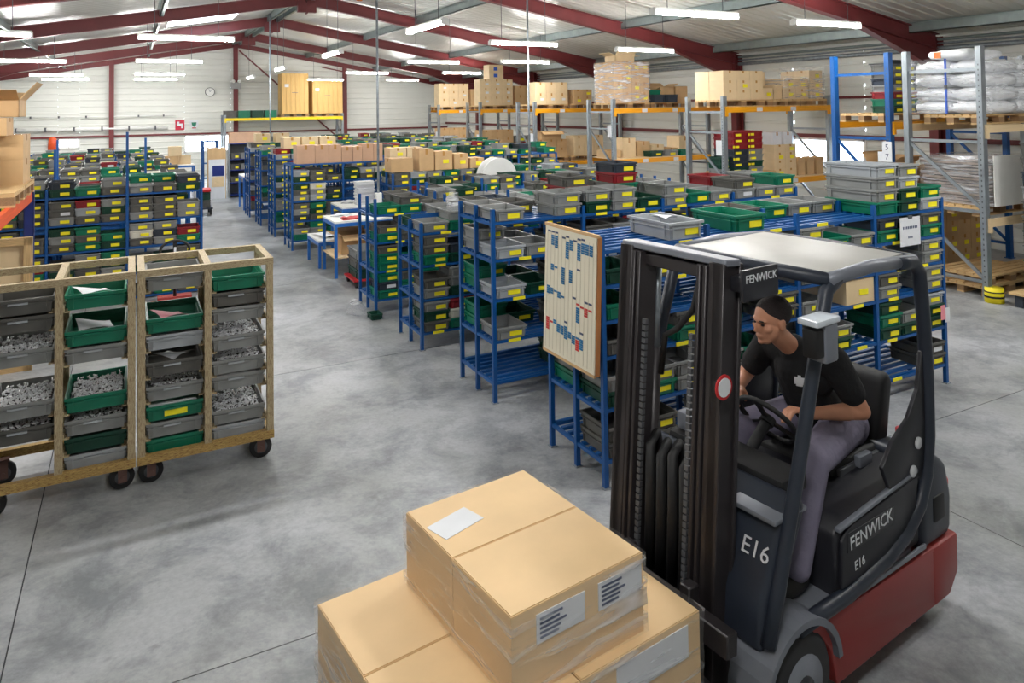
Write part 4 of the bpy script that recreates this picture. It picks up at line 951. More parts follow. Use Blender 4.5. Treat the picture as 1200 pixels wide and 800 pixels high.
# small clear bag sitting in a crate
# ------------------------------------------------------------------ blue work tables
def table(x0, x1, y0, y1, z, label, shelf=None, top='table_white'):
    o = empty('work_table', (x0, y0, 0)); W, D = x1-x0, y1-y0
    block('table_top', top, o, 0, W, 0, D, z-.03, z)
    for a in (0, D-.045): block('apron', 'table_blue', o, 0, W, a, a+.045, z-.09, z-.03)
    for a in (0, W-.045): block('apron', 'table_blue', o, a, a+.045, .045, D-.045, z-.09, z-.03)
    for x in (0, W-.045):
        for y in (0, D-.045): block('leg', 'table_blue', o, x, x+.045, y, y+.045, 0, z-.09)
    if shelf: block('low_shelf', 'cardboard_pale', o, 0, W, 0, D, shelf-.02, shelf)
    tag(o, label, 'table', 'blue work tables'); return o
table(2.98, 4.15, 12.08, 12.95, .93, 'blue steel work table with white top beside the aisle', .34)
table(2.92, 3.5, 13.0, 13.92, .48, 'low blue table joined to the work table')
table(3.5, 4.2, 13.6, 14.5, .95, 'second blue work table behind the first')
table(2.78, 3.7, 21.6, 22.6, .95, 'far blue work table before the aisle end')
for k, (x, y, m, w_) in enumerate(((3.3, 12.3, 'tag_red', .3), (3.74, 12.66, 'crate_navy', .34), (3.25, 12.72, 'label_white', .3), (3.96, 12.28, 'ink', .24), (3.78, 14.28, 'label_white', .4))):
    z = .93 if y < 13 else .95
    mb = MB(); n = 5; rr = random.Random(k)
    vs = [(w_*(i/n-.5), .22*(j/n-.5), .012+rr.uniform(0, .03)) for j in range(n+1) for i in range(n+1)]
    mb.add(vs, [(j*(n+1)+i, j*(n+1)+i+1, (j+1)*(n+1)+i+1, (j+1)*(n+1)+i) for j in range(n) for i in range(n)]); mb.box(-w_/2, w_/2, -.11, .11, 0, .012)
    o = put('folded_cloth', mb.mesh('folded_cloth', m, True), None, (x, y, z), (0, 0, .3*k)); tag(o, ['red cloth on the work table', 'navy cloth heap on the work table', 'white papers heap on the work table', 'blue-grey cloth on the work table', 'white papers heap on the second work table'][k], 'cloth')
mb = MB(); rr = random.Random(9)
for k in range(14): mb.box(-.17+rr.uniform(-.02,.02), .17+rr.uniform(-.02,.02), -.12+rr.uniform(-.02,.02), .12+rr.uniform(-.02,.02), k*.032, k*.032+.03)
o = put('paper_stack', mb.mesh('paper_stack', 'label_white'), None, (4.0, 13.85, .95)); tag(o, 'tall stack of white papers on the second work table', 'papers')
open_box(3.4, 12.5, .34, .5, .42, .32, 'open brown carton on the low shelf of the work table', 'cardboard')
sheet(3.2, 13.45, .505, .4, .5, 'label_white', 'white papers spread on the low blue table', (0, 0, .2))
o = empty('wheeled_dolly', (3.32, 11.55, 0)); block('frame', 'tag_red', o, -.25, .25, -.3, .3, .1, .13)
for x in (-.2, .2):
    for y in (-.24, .24):
        mb = MB(); mb.cyl((x-.015, y, .05), (x+.015, y, .05), .05, n=12); part('wheel', mb, 'rubber', o, True)
tag(o, 'red wheeled dolly under crates beside the work table', 'dolly')
for k in range(3): crate(3.32, 11.55, .13+k*.15, 'Ddg'[k], (.4, .55, .15), '%s crate, %s up on the red wheeled dolly' % (CN['Ddg'[k]], ordn(k)), 'crates on the red dolly', tagm=None)
o = put('clear_bag', (lambda mb: mb.tube([(0,0,0),(0.02,0,.08),(0,.01,.16),(.01,0,.2)], [.14,.12,.07,.03], 9))(MB()).mesh('clear_bag', 'film_dense', True), None, (2.72, 9.9, 0)); tag(o, 'crumpled clear plastic bag on the floor by the fourth shelf row', 'bag')
crate(2.88, 9.55, 0, 'D', (.16, .2, .08), 'tiny dark green bin on the floor by the fourth shelf row', 'bins', tagm=None)
o = put('clear_bag', (lambda mb: mb.tube([(0,0,0),(.01,0,.1),(-.01,0,.22),(.02,0,.3)], [.07,.09,.08,.05], 9))(MB()).mesh('clear_bag', 'film_dense', True), None, (3.48, 8.25, 1.47)); tag(o, 'upright clear plastic bag standing on the third shelf row', 'bag')
# ------------------------------------------------------------------ cartons along the top of the long rows
xx = 2.95
for k, (w_, h, m) in enumerate(((.36, .37, 'cardboard_rose'), (.28, .36, 'cardboard_rose'), (.26, .36, 'cardboard_rose'), (.24, .31, 'cardboard_rose'), (.2, .31, 'cardboard_rose'), (.24, .36, 'cardboard_rose'), (.2, .35, 'cardboard_rose'))):
    carton(xx+w_/2, 15.2, 1.70, w_-.008, .4, h, 'pinkish carton in the row topping the fifth-row shelf, %s from the aisle' % ordn(k), 'pinkish cartons', m, tape=True); xx += w_
for k, (x, y, z, w_, h) in enumerate(((4.6, 13.5, 1.34, .44, .26), (4.62, 13.5, 1.61, .4, .0), (5.1, 13.5, 1.34, .3, .42), (5.46, 13.5, 1.34, .36, .36), (5.83, 13.5, 1.34, .3, .3), (6.18, 13.5, 1.34, .3, .2))):
    if h: carton(x, y+.08, z+.231, w_, .4, h, 'brown carton over the crates of the sixth row, %s from the power pole' % ordn(k), 'brown cartons on the sixth row', 'cardboard', lab='label_yellow' if k > 2 else None)
for k, (x, y) in enumerate(((3.2, 17.0), (3.6, 17.0), (4.0, 17.0), (3.1, 20.4), (3.6, 20.4), (5.07, 15.2), (5.45, 15.2))):
    carton(x, y, 1.70 if y < 16 else 1.926, .36, .4, .24, 'small carton topping the far shelf rows, %s in sequence from the aisle' % ordn(k), 'small far cartons', 'cardboard_pale', lab='label_yellow')
# big white reel standing behind the rows
rl = empty('white_reel', (6.3, 12.75, 0)); mb = MB(); mb.cyl((0, -.14, 1.44), (0, -.11, 1.44), .37, n=40).cyl((0, .11, 1.44), (0, .14, 1.44), .37, n=40); part('flange', mb, 'white_paint', rl, False)
mb = MB(); mb.cyl((0, -.12, 1.44), (0, .12, 1.44), .26, n=28); part('winding', mb, 'bag_white', rl, True)
part('stand', MB().box(-.3, .3, -.2, .2, 0, .06).box(-.05, .05, -.18, -.15, .06, 1.46).box(-.05, .05, .15, .18, .06, 1.46), 'grey_dark', rl); mb = MB(); mb.cyl((0, -.18, 1.44), (0, .18, 1.44), .03, n=10); part('axle', mb, 'galv', rl, True)
tag(rl, 'big white reel on a stand rising behind the crate rows', 'reel')
# blue tool panel on third row
block('back_panel', 'rack_blue', ROW3, .02, 1.0, .3782, .3818, 1.345, 1.51)
# ------------------------------------------------------------------ pallet truck by the left block
pt = empty('pallet_truck', (.5, 10.4, 0)); 
for x in (-.18, .18): block('fork', 'fork_red', pt, x-.075, x+.075, .1, 1.2, .07, .12)
block('head', 'fork_red', pt, -.2, .2, -.02, .14, .08, .42)
mb = MB(); mb.cyl((-.06, 0, .09), (.06, 0, .09), .09, n=16); part('wheel', mb, 'rubber', pt, True)
mb = MB(); mb.cyl((-.17, 1.1, .04), (-.1, 1.1, .04), .04, n=12).cyl((.1, 1.1, .04), (.17, 1.1, .04), .04, n=12); part('roller', mb, 'rubber', pt, True)
mb = MB(); mb.tube([(0, .02, .4), (0, -.02, .7), (0, -.05, .92)], .02, 8); part('shaft', mb, 'fork_black', pt, True)
mb = MB(); mb.tube([(.17*math.cos(t), -.05, 1.02+.12*math.sin(t)) for t in [R(-90+15*k) for k in range(25)]], .016, 8); hd = part('handle', mb, 'black_strap', pt, True)
part('lever', MB().box(-.025, .025, -.07, -.04, .9, 1.12), 'black_strap', hd); part('lever_print', MB().box(-.014, .014, -.074, -.07, .98, 1.06), 'label_white', hd)
tag(pt, 'hand pallet truck with black loop handle before the left crate block', 'pallet truck')
# ------------------------------------------------------------------ end of the aisle
o = empty('tall_carton', (2.42, 25.1, 0)); block('body', 'cardboard', o, -.26, .26, -.2, .2, 0, 1.6); block('front_panel', 'label_white', o, -.25, .24, -.206, -.2, .0, 1.25); block('blue_print', 'rack_navy', o, -.14, .2, -.212, -.205, .72, 1.05); block('lower_patch', 'cardboard_pale', o, -.16, .2, -.212, -.205, .38, .7)
tag(o, 'tall carton with white panel and blue print at the aisle end', 'box')
o = empty('shelf_cabinet', (2.8, 25.0, 0))
for x in (0, 1.0): block('side', 'galv', o, x-.02, x+.02, 0, .45, 0, 1.73)
for z in (.06, .45, .85, 1.2, 1.7): block('shelf', 'rack_navy', o, 0, 1.0, 0, .45, z, z+.03)
block('back', 'grey_dark', o, 0, 1.0, .44, .455, 0, 1.73); tag(o, 'grey shelf cabinet of small bins at the aisle end', 'cabinet')
for k in range(9):
    z = (.48, .88, 1.23)[k//3]; crate(2.98+.3*(k % 3), 25.2, z, 'dgn'[k % 3], (.28, .34, .18), '%s bin on the %s shelf of the aisle-end cabinet' % (CN['dgn'[k % 3]], ordn(k//3)), 'bins in the aisle-end cabinet')
carton_stack(2.8, 25.05, 1.73, 2, 1, 1, .5, .4, .34, 'atop aisle-end cabinet', 'cardboard_rose')
c = empty('hand_cart', (1.7, 21.5, 0)); block('deck', 'crate_navy', c, -.2, .25, -.35, .35, .16, .2); block('tray', 'tag_red', c, -.18, .22, -.3, .3, .62, .68)
for x in (-.17, .22):
    for y in (-.3, .3): block('post', 'label_white', c, x-.015, x+.015, y-.015, y+.015, .2, 1.0)
for x in (-.15, .2):
    for y in (-.28, .28): mb = MB(); mb.cyl((x-.02, y, .08), (x+.02, y, .08), .08, n=12); part('wheel', mb, 'rubber', c, True)
tag(c, 'small hand cart with red tray parked at the far left crate rows', 'cart')
for k in range(2): crate(1.72, 21.5, .2+k*.2, 'dD'[k], (.36, .55, .2), '%s crate, %s on the small hand cart' % (CN['dD'[k]], ['lower', 'upper'][k]), 'crates on the hand cart', tagm=None)
o = empty('narrow_shelving', (2.15, 26.6, 0))
for x in (0, .45):
    for y in (0, .5): block('post', 'rack_blue', o, x-.03, x+.03, y-.03, y+.03, 0, 1.78)
for z in (.5, 1.0, 1.5, 1.74): block('shelf', 'rack_blue', o, 0, .45, 0, .5, z, z+.03)
tag(o, 'narrow blue shelf frame standing behind the tall carton', 'shelving')
for k, (x, y, z, m) in enumerate(((1.2, 27.0, .5, 'cardboard'), (1.6, 27.2, .5, 'cardboard_pale'), (1.3, 27.0, .8, 'cardboard_pale'))): carton(x, y, 1.0 if k < 2 else 1.31, .4, .4, .3, 'far carton on the table below the crest plaque, %s' % ['plain', 'paler', 'upper'][k], 'far cartons', m)
table(.9, 1.9, 26.7, 27.5, 1.0, 'far blue table of cartons below the crest plaque')
# orange jacket hanging near the gable window
jk = put('orange_jacket', (lambda mb: mb.tube([(0,0,-.3),(0,0,-.05),(0,0,.15),(0,0,.22)], [.17,.16,.14,.05], 10))(MB()).mesh('orange_jacket', 'beam_red', True), None, (-2.78, YG-.2, 1.62), (0,0,0), (1, .5, 1)); tag(jk, 'orange jacket hanging beside the small gable window', 'jacket')
# ------------------------------------------------------------------ forklift (local axes: x to its rear, y to its far side)
FO, FR = (2.56, 2.84, 0), R(7)
fk = empty('forklift_truck', FO, FR); tag(fk, 'red and black counterbalance forklift carrying wrapped cartons', 'forklift')
def bev(mb, name, mats, parent, w=.02, seg=2, smooth=True):
    me = mb.mesh(name, mats); b = bmesh.new(); b.from_mesh(me); bmesh.ops.remove_doubles(b, verts=b.verts, dist=1e-5)
    bmesh.ops.bevel(b, geom=[e for e in b.edges if e.is_manifold and e.calc_face_angle(0) > .35], offset=w, segments=seg, affect='EDGES', profile=.5, clamp_overlap=True)
    b.to_mesh(me); b.free()
    if smooth:
        me.polygons.foreach_set('use_smooth', [True]*len(me.polygons)); me.set_sharp_from_angle(angle=R(40))
    return put(name, me, parent)
# chassis: red side skirts, tapered at the tail
mb = MB(); prof = [(.30, .10), (1.37, .10), (1.46, .22), (1.46, .40), (-.02, .42), (.10, .40), (.235, .27)]
prof = [(.28, .10), (1.36, .10), (1.45, .20), (1.45, .40), (.0, .43), (.14, .39), (.24, .28)]
ch = bev(MB().prism(prof, -.5, .5), 'chassis', 'fork_red', fk, .012)
bev(MB().prism([(1.18, .1), (1.36, .1), (1.46, .2), (1.46, .405), (1.18, .405)], -.505, .505), 'tail_panel', 'fork_red', fk, .02)
bev(MB().box(-.12, 1.05, -.46, .46, .405, .46), 'floor_plate', 'fork_grey', fk, .01)
bev(MB().box(-.02, 1.12, -.502, -.485, .43, .455), 'sill_trim', 'fork_grey', fk, .004); bev(MB().box(-.02, 1.12, .485, .502, .43, .455), 'sill_trim', 'fork_grey', fk, .004)
# battery hood with side panels
hood = bev(MB().prism([(.33, .44), (1.12, .44), (1.14, .86), (.42, .80), (.34, .74)], -.47, .47), 'battery_hood', 'fork_black', fk, .025)
for s in (-1, 1):
    a, b_ = (-.492, -.468) if s < 0 else (.468, .492)
    bev(MB().prism([(.35, .50), (.9, .50), (1.04, .62), (1.08, .82), (.44, .77), (.36, .72)], a, b_), 'side_panel', 'fork_black', hood, .01)
    bev(MB().bar((.34, s*.478, .775), (1.08, s*.478, .845), .03, .02), 'hood_edge', 'fork_grey', hood, .006)
cwt = bev(MB().prism([(1.10, .40), (1.43, .40), (1.45, .62), (1.40, .80), (1.28, .88), (1.10, .90)], -.49, .49), 'counterweight', 'fork_slate', fk, .05, 3)
bev(MB().box(1.22, 1.34, -.5, -.47, .52, .66), 'tail_recess', 'seat_black', cwt, .02); mb = MB(); mb.cyl((1.36, -.42, .7), (1.44, -.42, .66), .05, n=14); part('tail_lamp', mb, 'tag_red', cwt, True)
mb = MB(); mb.cyl((1.3, -.3, .87), (1.3, -.3, .94), .04, n=12); part('cap', mb, 'tag_red', cwt, True)
# front cowl and dash
cowl = bev(MB().prism([(-.22, .42), (-.06, .42), (-.03, .62), (.14, .95), (.10, 1.0), (-.06, .93), (-.2, .62)], -.46, .46), 'front_cowl', 'fork_slate', fk, .03, 3)
bev(MB().box(-.10, .14, -.46, -.2, .925, .95), 'cowl_shelf', 'fork_grey', cowl, .008)
bev(MB().box(.1, .3, -.36, .36, .93, 1.02), 'dashboard', 'seat_black', fk, .02)
bev(MB().box(.14, .26, .2, .34, 1.02, 1.12), 'display', 'fork_grey', fk, .02)
for y in (.1, .17, .24): 
    mb = MB(); mb.cyl((.3, y+.12, 1.0), (.34, y+.12, 1.12), .008, n=6); lv = part('lever', mb, 'grey_dark', fk, True); mb = MB(); mb.cyl((.335, y+.12, 1.11), (.345, y+.12, 1.145), .016, n=8); part('knob', mb, 'seat_black', lv, True)
# steering
mb = MB(); mb.cyl((.26, -.02, .95), (.44, -.02, 1.09), .03, n=10); part('steering_column', mb, 'seat_black', fk, True)
ax = Vector((.18, 0, .14)).normalized(); c0 = Vector((.46, -.02, 1.105)); u = Vector((0, 1, 0)); v_ = ax.cross(u)
mb = MB(); mb.tube([c0+u*.165*math.cos(t)+v_*.165*math.sin(t) for t in [2*math.pi*k/28 for k in range(29)]], .014, 8); stw = part('steering_wheel', mb, 'seat_black', fk, True)
mb = MB()
for t in (R(90), R(210), R(330)): mb.bar(c0, c0+u*.16*math.cos(t)+v_*.16*math.sin(t), .03, .012)
mb.cyl(c0-ax*.02, c0+ax*.015, .04, n=12); part('spokes', mb, 'seat_black', stw)
# seat
seat = bev(MB().prism([(.70, .78), (1.20, .80), (1.20, .885), (.78, .89), (.69, .86)], -.25, .25), 'seat_cushion', 'seat_black', fk, .035, 3)
bev(MB().prism([(1.12, .86), (1.26, .86), (1.33, 1.20), (1.28, 1.25), (1.21, 1.22)], -.24, .24), 'seat_back', 'seat_black', fk, .04, 3)
bev(MB().box(.72, 1.2, -.27, -.245, .78, .86), 'seat_slide', 'grey_dark', fk, .006); bev(MB().box(.86, .98, -.3, -.26, .84, .90), 'belt_buckle', 'fork_grey', fk, .008)
# overhead guard: front legs, rear curved legs, roof frame with cover
for s in (-1, 1):
    y = s*.475
    mb = MB(); mb.tube([(-.19, y, .46), (-.1, y, .70), (.06, y, 1.15), (.2, y, 1.58), (.31, y*1.0, 1.90), (.40, y, 1.945)], [.034, .034, .032, .032, .034, .034], 10); part('front_leg', mb, 'fork_slate', fk, True)
    pts = [(.95, y, 1.945), (1.10, y, 1.935), (1.165, y, 1.87), (1.195, y, 1.6), (1.21, y, 1.3), (1.205, y, 1.0), (1.17, y, .80), (1.09, y, .66), (.95, y, .56), (.75, y, .5), (.4, y, .46), (.0, y, .46)]
    P2 = []
    for i in range(len(pts)-1):
        a, b_ = Vector(pts[i]), Vector(pts[i+1]); P2 += [a, (a+b_)/2]
    P2.append(Vector(pts[-1])); mb = MB(); mb.tube([(p.x, p.y*1.02, p.z) for p in P2], .036, 10); part('rear_leg', mb, 'fork_slate', fk, True)
    bev(MB().prism([(1.16, 1.45), (1.2, 1.45), (1.21, .95), (1.12, .80), (.82, .80), (.74, .95), (.84, 1.05), (1.0, 1.13), (1.11, 1.26)], y-.012, y+.012), 'quarter_panel', 'fork_black', fk, .006)
    mb = MB(); mb.tube([(.33, y*1.0, 1.95), (.7, y, 1.965), (1.12, y, 1.94)], .034, 10); part('roof_rail', mb, 'fork_grey', fk, True)
mb = MB(); mb.tube([(.34, -.48, 1.95), (.31, 0, 1.955), (.34, .48, 1.95)], .034, 10); part('roof_rail', mb, 'fork_slate', fk, True)
mb = MB(); mb.tube([(1.13, -.48, 1.94), (1.15, 0, 1.945), (1.13, .48, 1.94)], .034, 10); part('roof_rail', mb, 'fork_slate', fk, True)
for k in range(5): bev(MB().box(.34, 1.12, -.36+k*.18-.014, -.36+k*.18+.014, 1.93, 1.965), 'roof_bar', 'fork_grey', fk, .005)
bev(MB().box(.37, 1.09, -.44, .44, 1.966, 1.976), 'roof_cover', 'roof_pale', fk, .004)
# work lamp on the near front leg
wl_ = bev(MB().box(.13, .23, -.585, -.49, 1.62, 1.80), 'work_lamp', 'fork_grey', fk, .015); bev(MB().box(.07, .135, -.575, -.5, 1.65, 1.78), 'lamp_bezel', 'seat_black', wl_, .01); bev(MB().box(.06, .24, -.59, -.485, 1.795, 1.825), 'lamp_hood', 'clear_pvc', wl_, .008)
# wheels
def wheel(x, y, r, w_, nm='wheel'):
    o = empty(nm, (x, y, r)); o.parent = fk
    mb = MB(); mb.tube([(0, -w_/2, 0), (0, -w_/2+.03, 0), (0, w_/2-.03, 0), (0, w_/2, 0)], [r*.86, r, r, r*.86], 28); part('tyre', mb, 'rubber', o, True)
    mb = MB(); mb.cyl((0, -w_/2-.006, 0), (0, w_/2+.006, 0), r*.58, n=24); part('rim', mb, 'fork_grey', o, True)
    mb = MB(); mb.cyl((0, -w_/2-.02, 0), (0, w_/2+.02, 0), r*.22, n=14); part('hub', mb, 'fork_black', o, True)
for s in (-1, 1):
    wheel(0, s*.43, .23, .17)
    mb = MB(); n = 14; ra, rb = .255, .285
    for k in range(n):
        t0, t1 = R(5+175*k/n), R(5+175*(k+1)/n); q = [(ra*math.cos(t0), .23+ra*math.sin(t0)), (rb*math.cos(t0), .23+rb*math.sin(t0)), (rb*math.cos(t1), .23+rb*math.sin(t1)), (ra*math.cos(t1), .23+ra*math.sin(t1))]
        mb.prism(q, s*.43-.1, s*.43+.1)
    part('mudguard', mb, 'fork_grey', fk)
wheel(1.18, -.08, .2, .14); wheel(1.18, .08, .2, .14)
# mast, tilted back
mast = empty('mast', (-.28, .03, .08)); mast.parent = fk; mast.rotation_euler = (0, R(4.6), 0)
HM = 1.98
for s in (-1, 1):
    mb = MB(); y = (.335, -.265)[s < 0]; mb.box(-.06, .08, y-.02 if s > 0 else y-.03, y+.03 if s > 0 else y+.02, 0, HM).box(-.06, -.035, y-.045, y+.045, 0, HM).box(.055, .08, y-.045, y+.045, 0, HM)
    bev(mb, 'outer_channel', 'mast_black', mast, .004, 1)
    mb = MB(); y = (.25, -.185)[s < 0]; mb.box(-.07, .06, y-.03, y-.008, .05, HM-.02).box(-.07, .06, y+.008, y+.03, .05, HM-.02).box(-.02, .0, y-.01, y+.01, .05, HM-.02); bev(mb, 'inner_channel', 'mast_black', mast, .004, 1)
    yc = (.25, -.185)[s < 0]
    mb = MB(); mb.cyl((.10, yc, .0), (.10, yc, 1.45), .032, n=12); cy = part('lift_cylinder', mb, 'mast_black', mast, True); mb = MB(); mb.cyl((.10, yc, 1.4), (.10, yc, HM-.05), .02, n=10); part('piston', mb, 'galv', mast, True)
    yk = (.19, -.12)[s < 0]; mb = MB()
    for k in range(40): mb.box(-.055, -.035, yk-.012, yk+.012, .35+k*.032, .35+k*.032+.024)
    part('chain', mb, 'grey_dark', mast)
    mb = MB(); mb.cyl((.16, s*.3, .55), (.42, s*.3, .40), .03, n=10); part('tilt_cylinder', mb, 'fork_black', mast, True)
for z, d in ((HM-.06, .09), (.62, .07), (.1, .12)): bev(MB().box(.04, .09, -.28, .36, z-d/2, z+d/2), 'cross_member', 'mast_black', mast, .006, 1)
bev(MB().box(-.05, .06, -.31, .38, HM-.015, HM+.02), 'mast_head', 'fork_grey', mast, .006, 1)
bev(MB().box(-.03, .05, -.22, .28, HM-.09, HM-.03), 'cross_member', 'mast_black', mast, .006, 1)
# dark name plate beside the near channel
npl = bev(MB().box(-.17, .09, -.375, -.355, 1.90, 2.045), 'name_plate', 'fork_black', fk, .008); bev(MB().box(-.13, -.06, -.36, -.27, 1.93, 2.0), 'plate_bracket', 'fork_black', fk, .005)
mw = Matrix.Translation((-.04, -.377, 2.0)) @ Euler((R(90), 0, 0)).to_matrix().to_4x4(); text_mesh('lettering', 'FENWICK', .052, 'label_white', npl, mw)
# hoses: a loop at the top and a bundle sagging behind the carriage
mb = MB(); mb.tube([(.02, -.10, HM-.12), (.03, -.06, 1.72), (.03, .04, 1.60), (.03, .12, 1.55), (.04, .15, 1.35)], .016, 8); part('hose', mb, 'seat_black', mast, True)
for k in range(4):
    y = -.08+.075*k; mb = MB(); mb.tube([(-.0, y, .40), (-.03, y-.02, .75), (-.02, y, .98+.03*(k % 2)), (.04, y+.02, 1.03+.02*(k % 2)), (.09, y+.03, .9), (.10, y+.02, .5)], .026, 8); part('hose', mb, 'seat_black', mast, True)
cg = empty('fork_carriage', (-.28, .03, .12)); cg.parent = fk; cg.rotation_euler = (0, R(4.6), 0)
for z in (.10, .38): bev(MB().box(-.15, -.08, -.46, .46, z-.05, z+.05), 'carriage_bar', 'mast_black', cg, .006, 1)
for s in (-1, 1):
    bev(MB().box(-.13, -.06, s*.2-.03, s*.2+.03, .05, .5), 'carriage_plate', 'mast_black', cg, .006, 1)
    fy = (.31, -.09)[s < 0]; bev(MB().box(-.2, -.15, fy-.05, fy+.05, .115, .45), 'fork_shank', 'mast_black', cg, .006, 1); bev(MB().prism([(-.42, .238), (-1.55, .258), (-1.60, .268), (-1.58, .281), (-.42, .281)], .03+fy-.05, .03+fy+.05), 'fork_blade', 'mast_black', fk, .004, 1)
# lettering and stickers
def side_text(s, x, z, size, m, parent, y=-.494, tilt=0):
    return text_mesh('lettering', s, size, m, parent, Matrix.Translation((x, y, z)) @ Euler((R(90), 0, 0)).to_matrix().to_4x4() @ Matrix.Rotation(tilt, 4, 'Z'))
bev(MB().box(.40, .82, -.4955, -.490, .655, .745), 'logo_strip', 'fork_black', hood, .002); side_text('FENWICK', .61, .70, .088, 'label_white', hood, -.497, R(3))
side_text('E16', .50, .575, .062, 'label_white', hood, -.4945, R(3))
fm = Matrix.Translation((-.130, -.375, .80)) @ Euler((R(66), 0, R(-90))).to_matrix().to_4x4(); text_mesh('lettering', 'E16', .10, 'label_white', cowl, fm)
mb = MB(); mb.cyl((-.25, -.315, 1.53), (-.25, -.322, 1.53), .055, n=24); st = part('round_sticker', mb, 'tag_red', fk); mb = MB(); mb.cyl((-.25, -.321, 1.53), (-.25, -.325, 1.53), .042, n=24); part('sticker_face', mb, 'label_white', st)
part('sticker_bracket', MB().box(-.27, -.2, -.316, -.28, 1.51, 1.55), 'mast_black', fk)
for (x, z) in ((1.08, .99), (1.02, .86)):
    mb = MB(); mb.cyl((x, -.49, z), (x, -.50, z), .03, n=12); part('bolt_cap', mb, 'label_white', fk, True)
mb = MB(); mb.cyl((-.12, -.36, .55), (-.06, -.36, .58), .05, n=12); part('red_coupling', mb, 'tag_red', fk, True)

# ------------------------------------------------------------------ the driver
def limb(bm, pts, radii, seg=14):
    for i, p in enumerate(pts):
        bmesh.ops.create_uvsphere(bm, u_segments=seg, v_segments=10, radius=radii[i], matrix=Matrix.Translation(p))
        if i:
            a, b = Vector(pts[i-1]), Vector(p); d = b-a
            if d.length < 1e-4: continue
            M = Matrix.Translation((a+b)/2) @ d.to_track_quat('Z', 'Y').to_matrix().to_4x4()
            bmesh.ops.create_cone(bm, cap_ends=True, segments=seg, radius1=radii[i-1], radius2=radii[i], depth=d.length, matrix=M)
def ell(bm, c, r, rot=None):
    M = Matrix.Translation(c) @ (rot.to_matrix().to_4x4() if rot else Matrix.Identity(4)) @ Matrix.Diagonal((*r, 1))
    bmesh.ops.create_uvsphere(bm, u_segments=24, v_segments=16, radius=1, matrix=M)
def skinned(name, bm, voxel, m, smooth_it=4, parent=None):
    me = bpy.data.meshes.new(name); bm.to_mesh(me); bm.free(); t = bpy.data.objects.new(name, me); COL.objects.link(t)
    r_ = t.modifiers.new('r', 'REMESH'); r_.mode = 'VOXEL'; r_.voxel_size = voxel
    sm = t.modifiers.new('s', 'SMOOTH'); sm.factor = .5; sm.iterations = smooth_it
    dg = bpy.context.evaluated_depsgraph_get(); me2 = bpy.data.meshes.new_from_object(t.evaluated_get(dg)); bpy.data.objects.remove(t)
    me2.name = name; me2.materials.clear(); me2.materials.append(MATS[m]); me2.polygons.foreach_set('use_smooth', [True]*len(me2.polygons))
    return put(name, me2, parent)
HC = Vector((.56, .02, 1.605))                        # head centre; the face looks towards -x, down a little
HR = Euler((R(4), R(-8), R(-12)))
HM4 = Matrix.Translation(HC) @ HR.to_matrix().to_4x4()
def H(x, y, z): return tuple(HM4 @ Vector((x, y, z)))
def hell(bm, c, r): bmesh.ops.create_uvsphere(bm, u_segments=24, v_segments=16, radius=1, matrix=HM4 @ Matrix.Translation(c) @ Matrix.Diagonal((*r, 1)))
NECK = (.73, .02, 1.43); SHn, SHf = (.82, -.185, 1.385), (.80, .215, 1.39)
ELn, WRn = (.915, -.285, 1.125), (.665, -.135, 1.125)
ELf, WRf = (.72, .33, 1.18), (.52, .22, 1.19)
HPn, HPf = (1.04, -.11, .965), (1.04, .13, .965)
KNn, ANn = (.44, -.29, 1.0), (.235, -.33, .57)
KNf, ANf = (.45, .17, 1.0), (.21, .17, .57)
bm = bmesh.new()
hell(bm, (.020, 0, .035), (.108, .080, .090)); hell(bm, (-.018, 0, -.03), (.075, .066, .085)); hell(bm, (-.045, 0, -.085), (.042, .043, .034))      # skull, face, jaw
hell(bm, (-.078, 0, .028), (.022, .050, .013)); hell(bm, (-.098, 0, -.012), (.018, .013, .026)); hell(bm, (-.104, 0, -.027), (.014, .016, .011))   # brow, nose
hell(bm, (-.086, 0, -.058), (.014, .026, .007)); hell(bm, (-.083, 0, -.069), (.014, .022, .007)); hell(bm, (-.078, 0, -.098), (.016, .02, .014))   # lips, chin
for s in (-1, 1): hell(bm, (-.06, s*.045, -.018), (.024, .022, .022)); hell(bm, (.01, s*.08, -.005), (.022, .010, .034))                          # cheeks, ears
limb(bm, [H(.02, 0, -.07), NECK, (.80, .02, 1.35)], [.056, .056, .06])
limb(bm, [(.82, .02, 1.30), (.90, .02, 1.15), (1.03, .01, .98)], [.10, .11, .12])
limb(bm, [(.79, .0, 1.37), SHn, ELn, WRn], [.04, .058, .044, .030]); limb(bm, [(.79, .03, 1.37), SHf, ELf, WRf], [.04, .058, .044, .030])
limb(bm, [(ELn[0]*.7+WRn[0]*.3, ELn[1]*.7+WRn[1]*.3, 1.127), WRn], [.047, .029])
limb(bm, [HPn, KNn, ANn], [.085, .058, .040]); limb(bm, [HPf, KNf, ANf], [.085, .058, .040]); limb(bm, [HPn, HPf], [.09, .09])
def hand(bm, wr, pc, fdir, up, curl, side):
    """palm from wrist to pc; four fingers fan from the palm end and close, thumb leaves the side"""
    wr, pc = Vector(wr), Vector(pc); f = Vector(fdir).normalized(); u = Vector(up).normalized(); lat = f.cross(u).normalized()*side
    for k in range(4):
        o_ = lat*(.030-.020*k); limb(bm, [wr+o_*.55, pc+o_], [.020, .0135])
        b0 = pc+o_; L = (.036, .042, .040, .030)[k]; dirv = f.copy(); p = [b0]
        for q in range(3):
            dirv = (dirv*math.cos(curl[q]) - u*math.sin(curl[q])).normalized(); u2 = u; p.append(p[-1]+dirv*L*(1-.2*q))
        limb(bm, p, [.0105, .0098, .0090, .0078], 10)
    t0 = wr*.55+pc*.45+lat*.03; limb(bm, [t0, t0+lat*.028+f*.024-u*.008, t0+lat*.034+f*.058-u*.026], [.016, .0115, .009], 10)
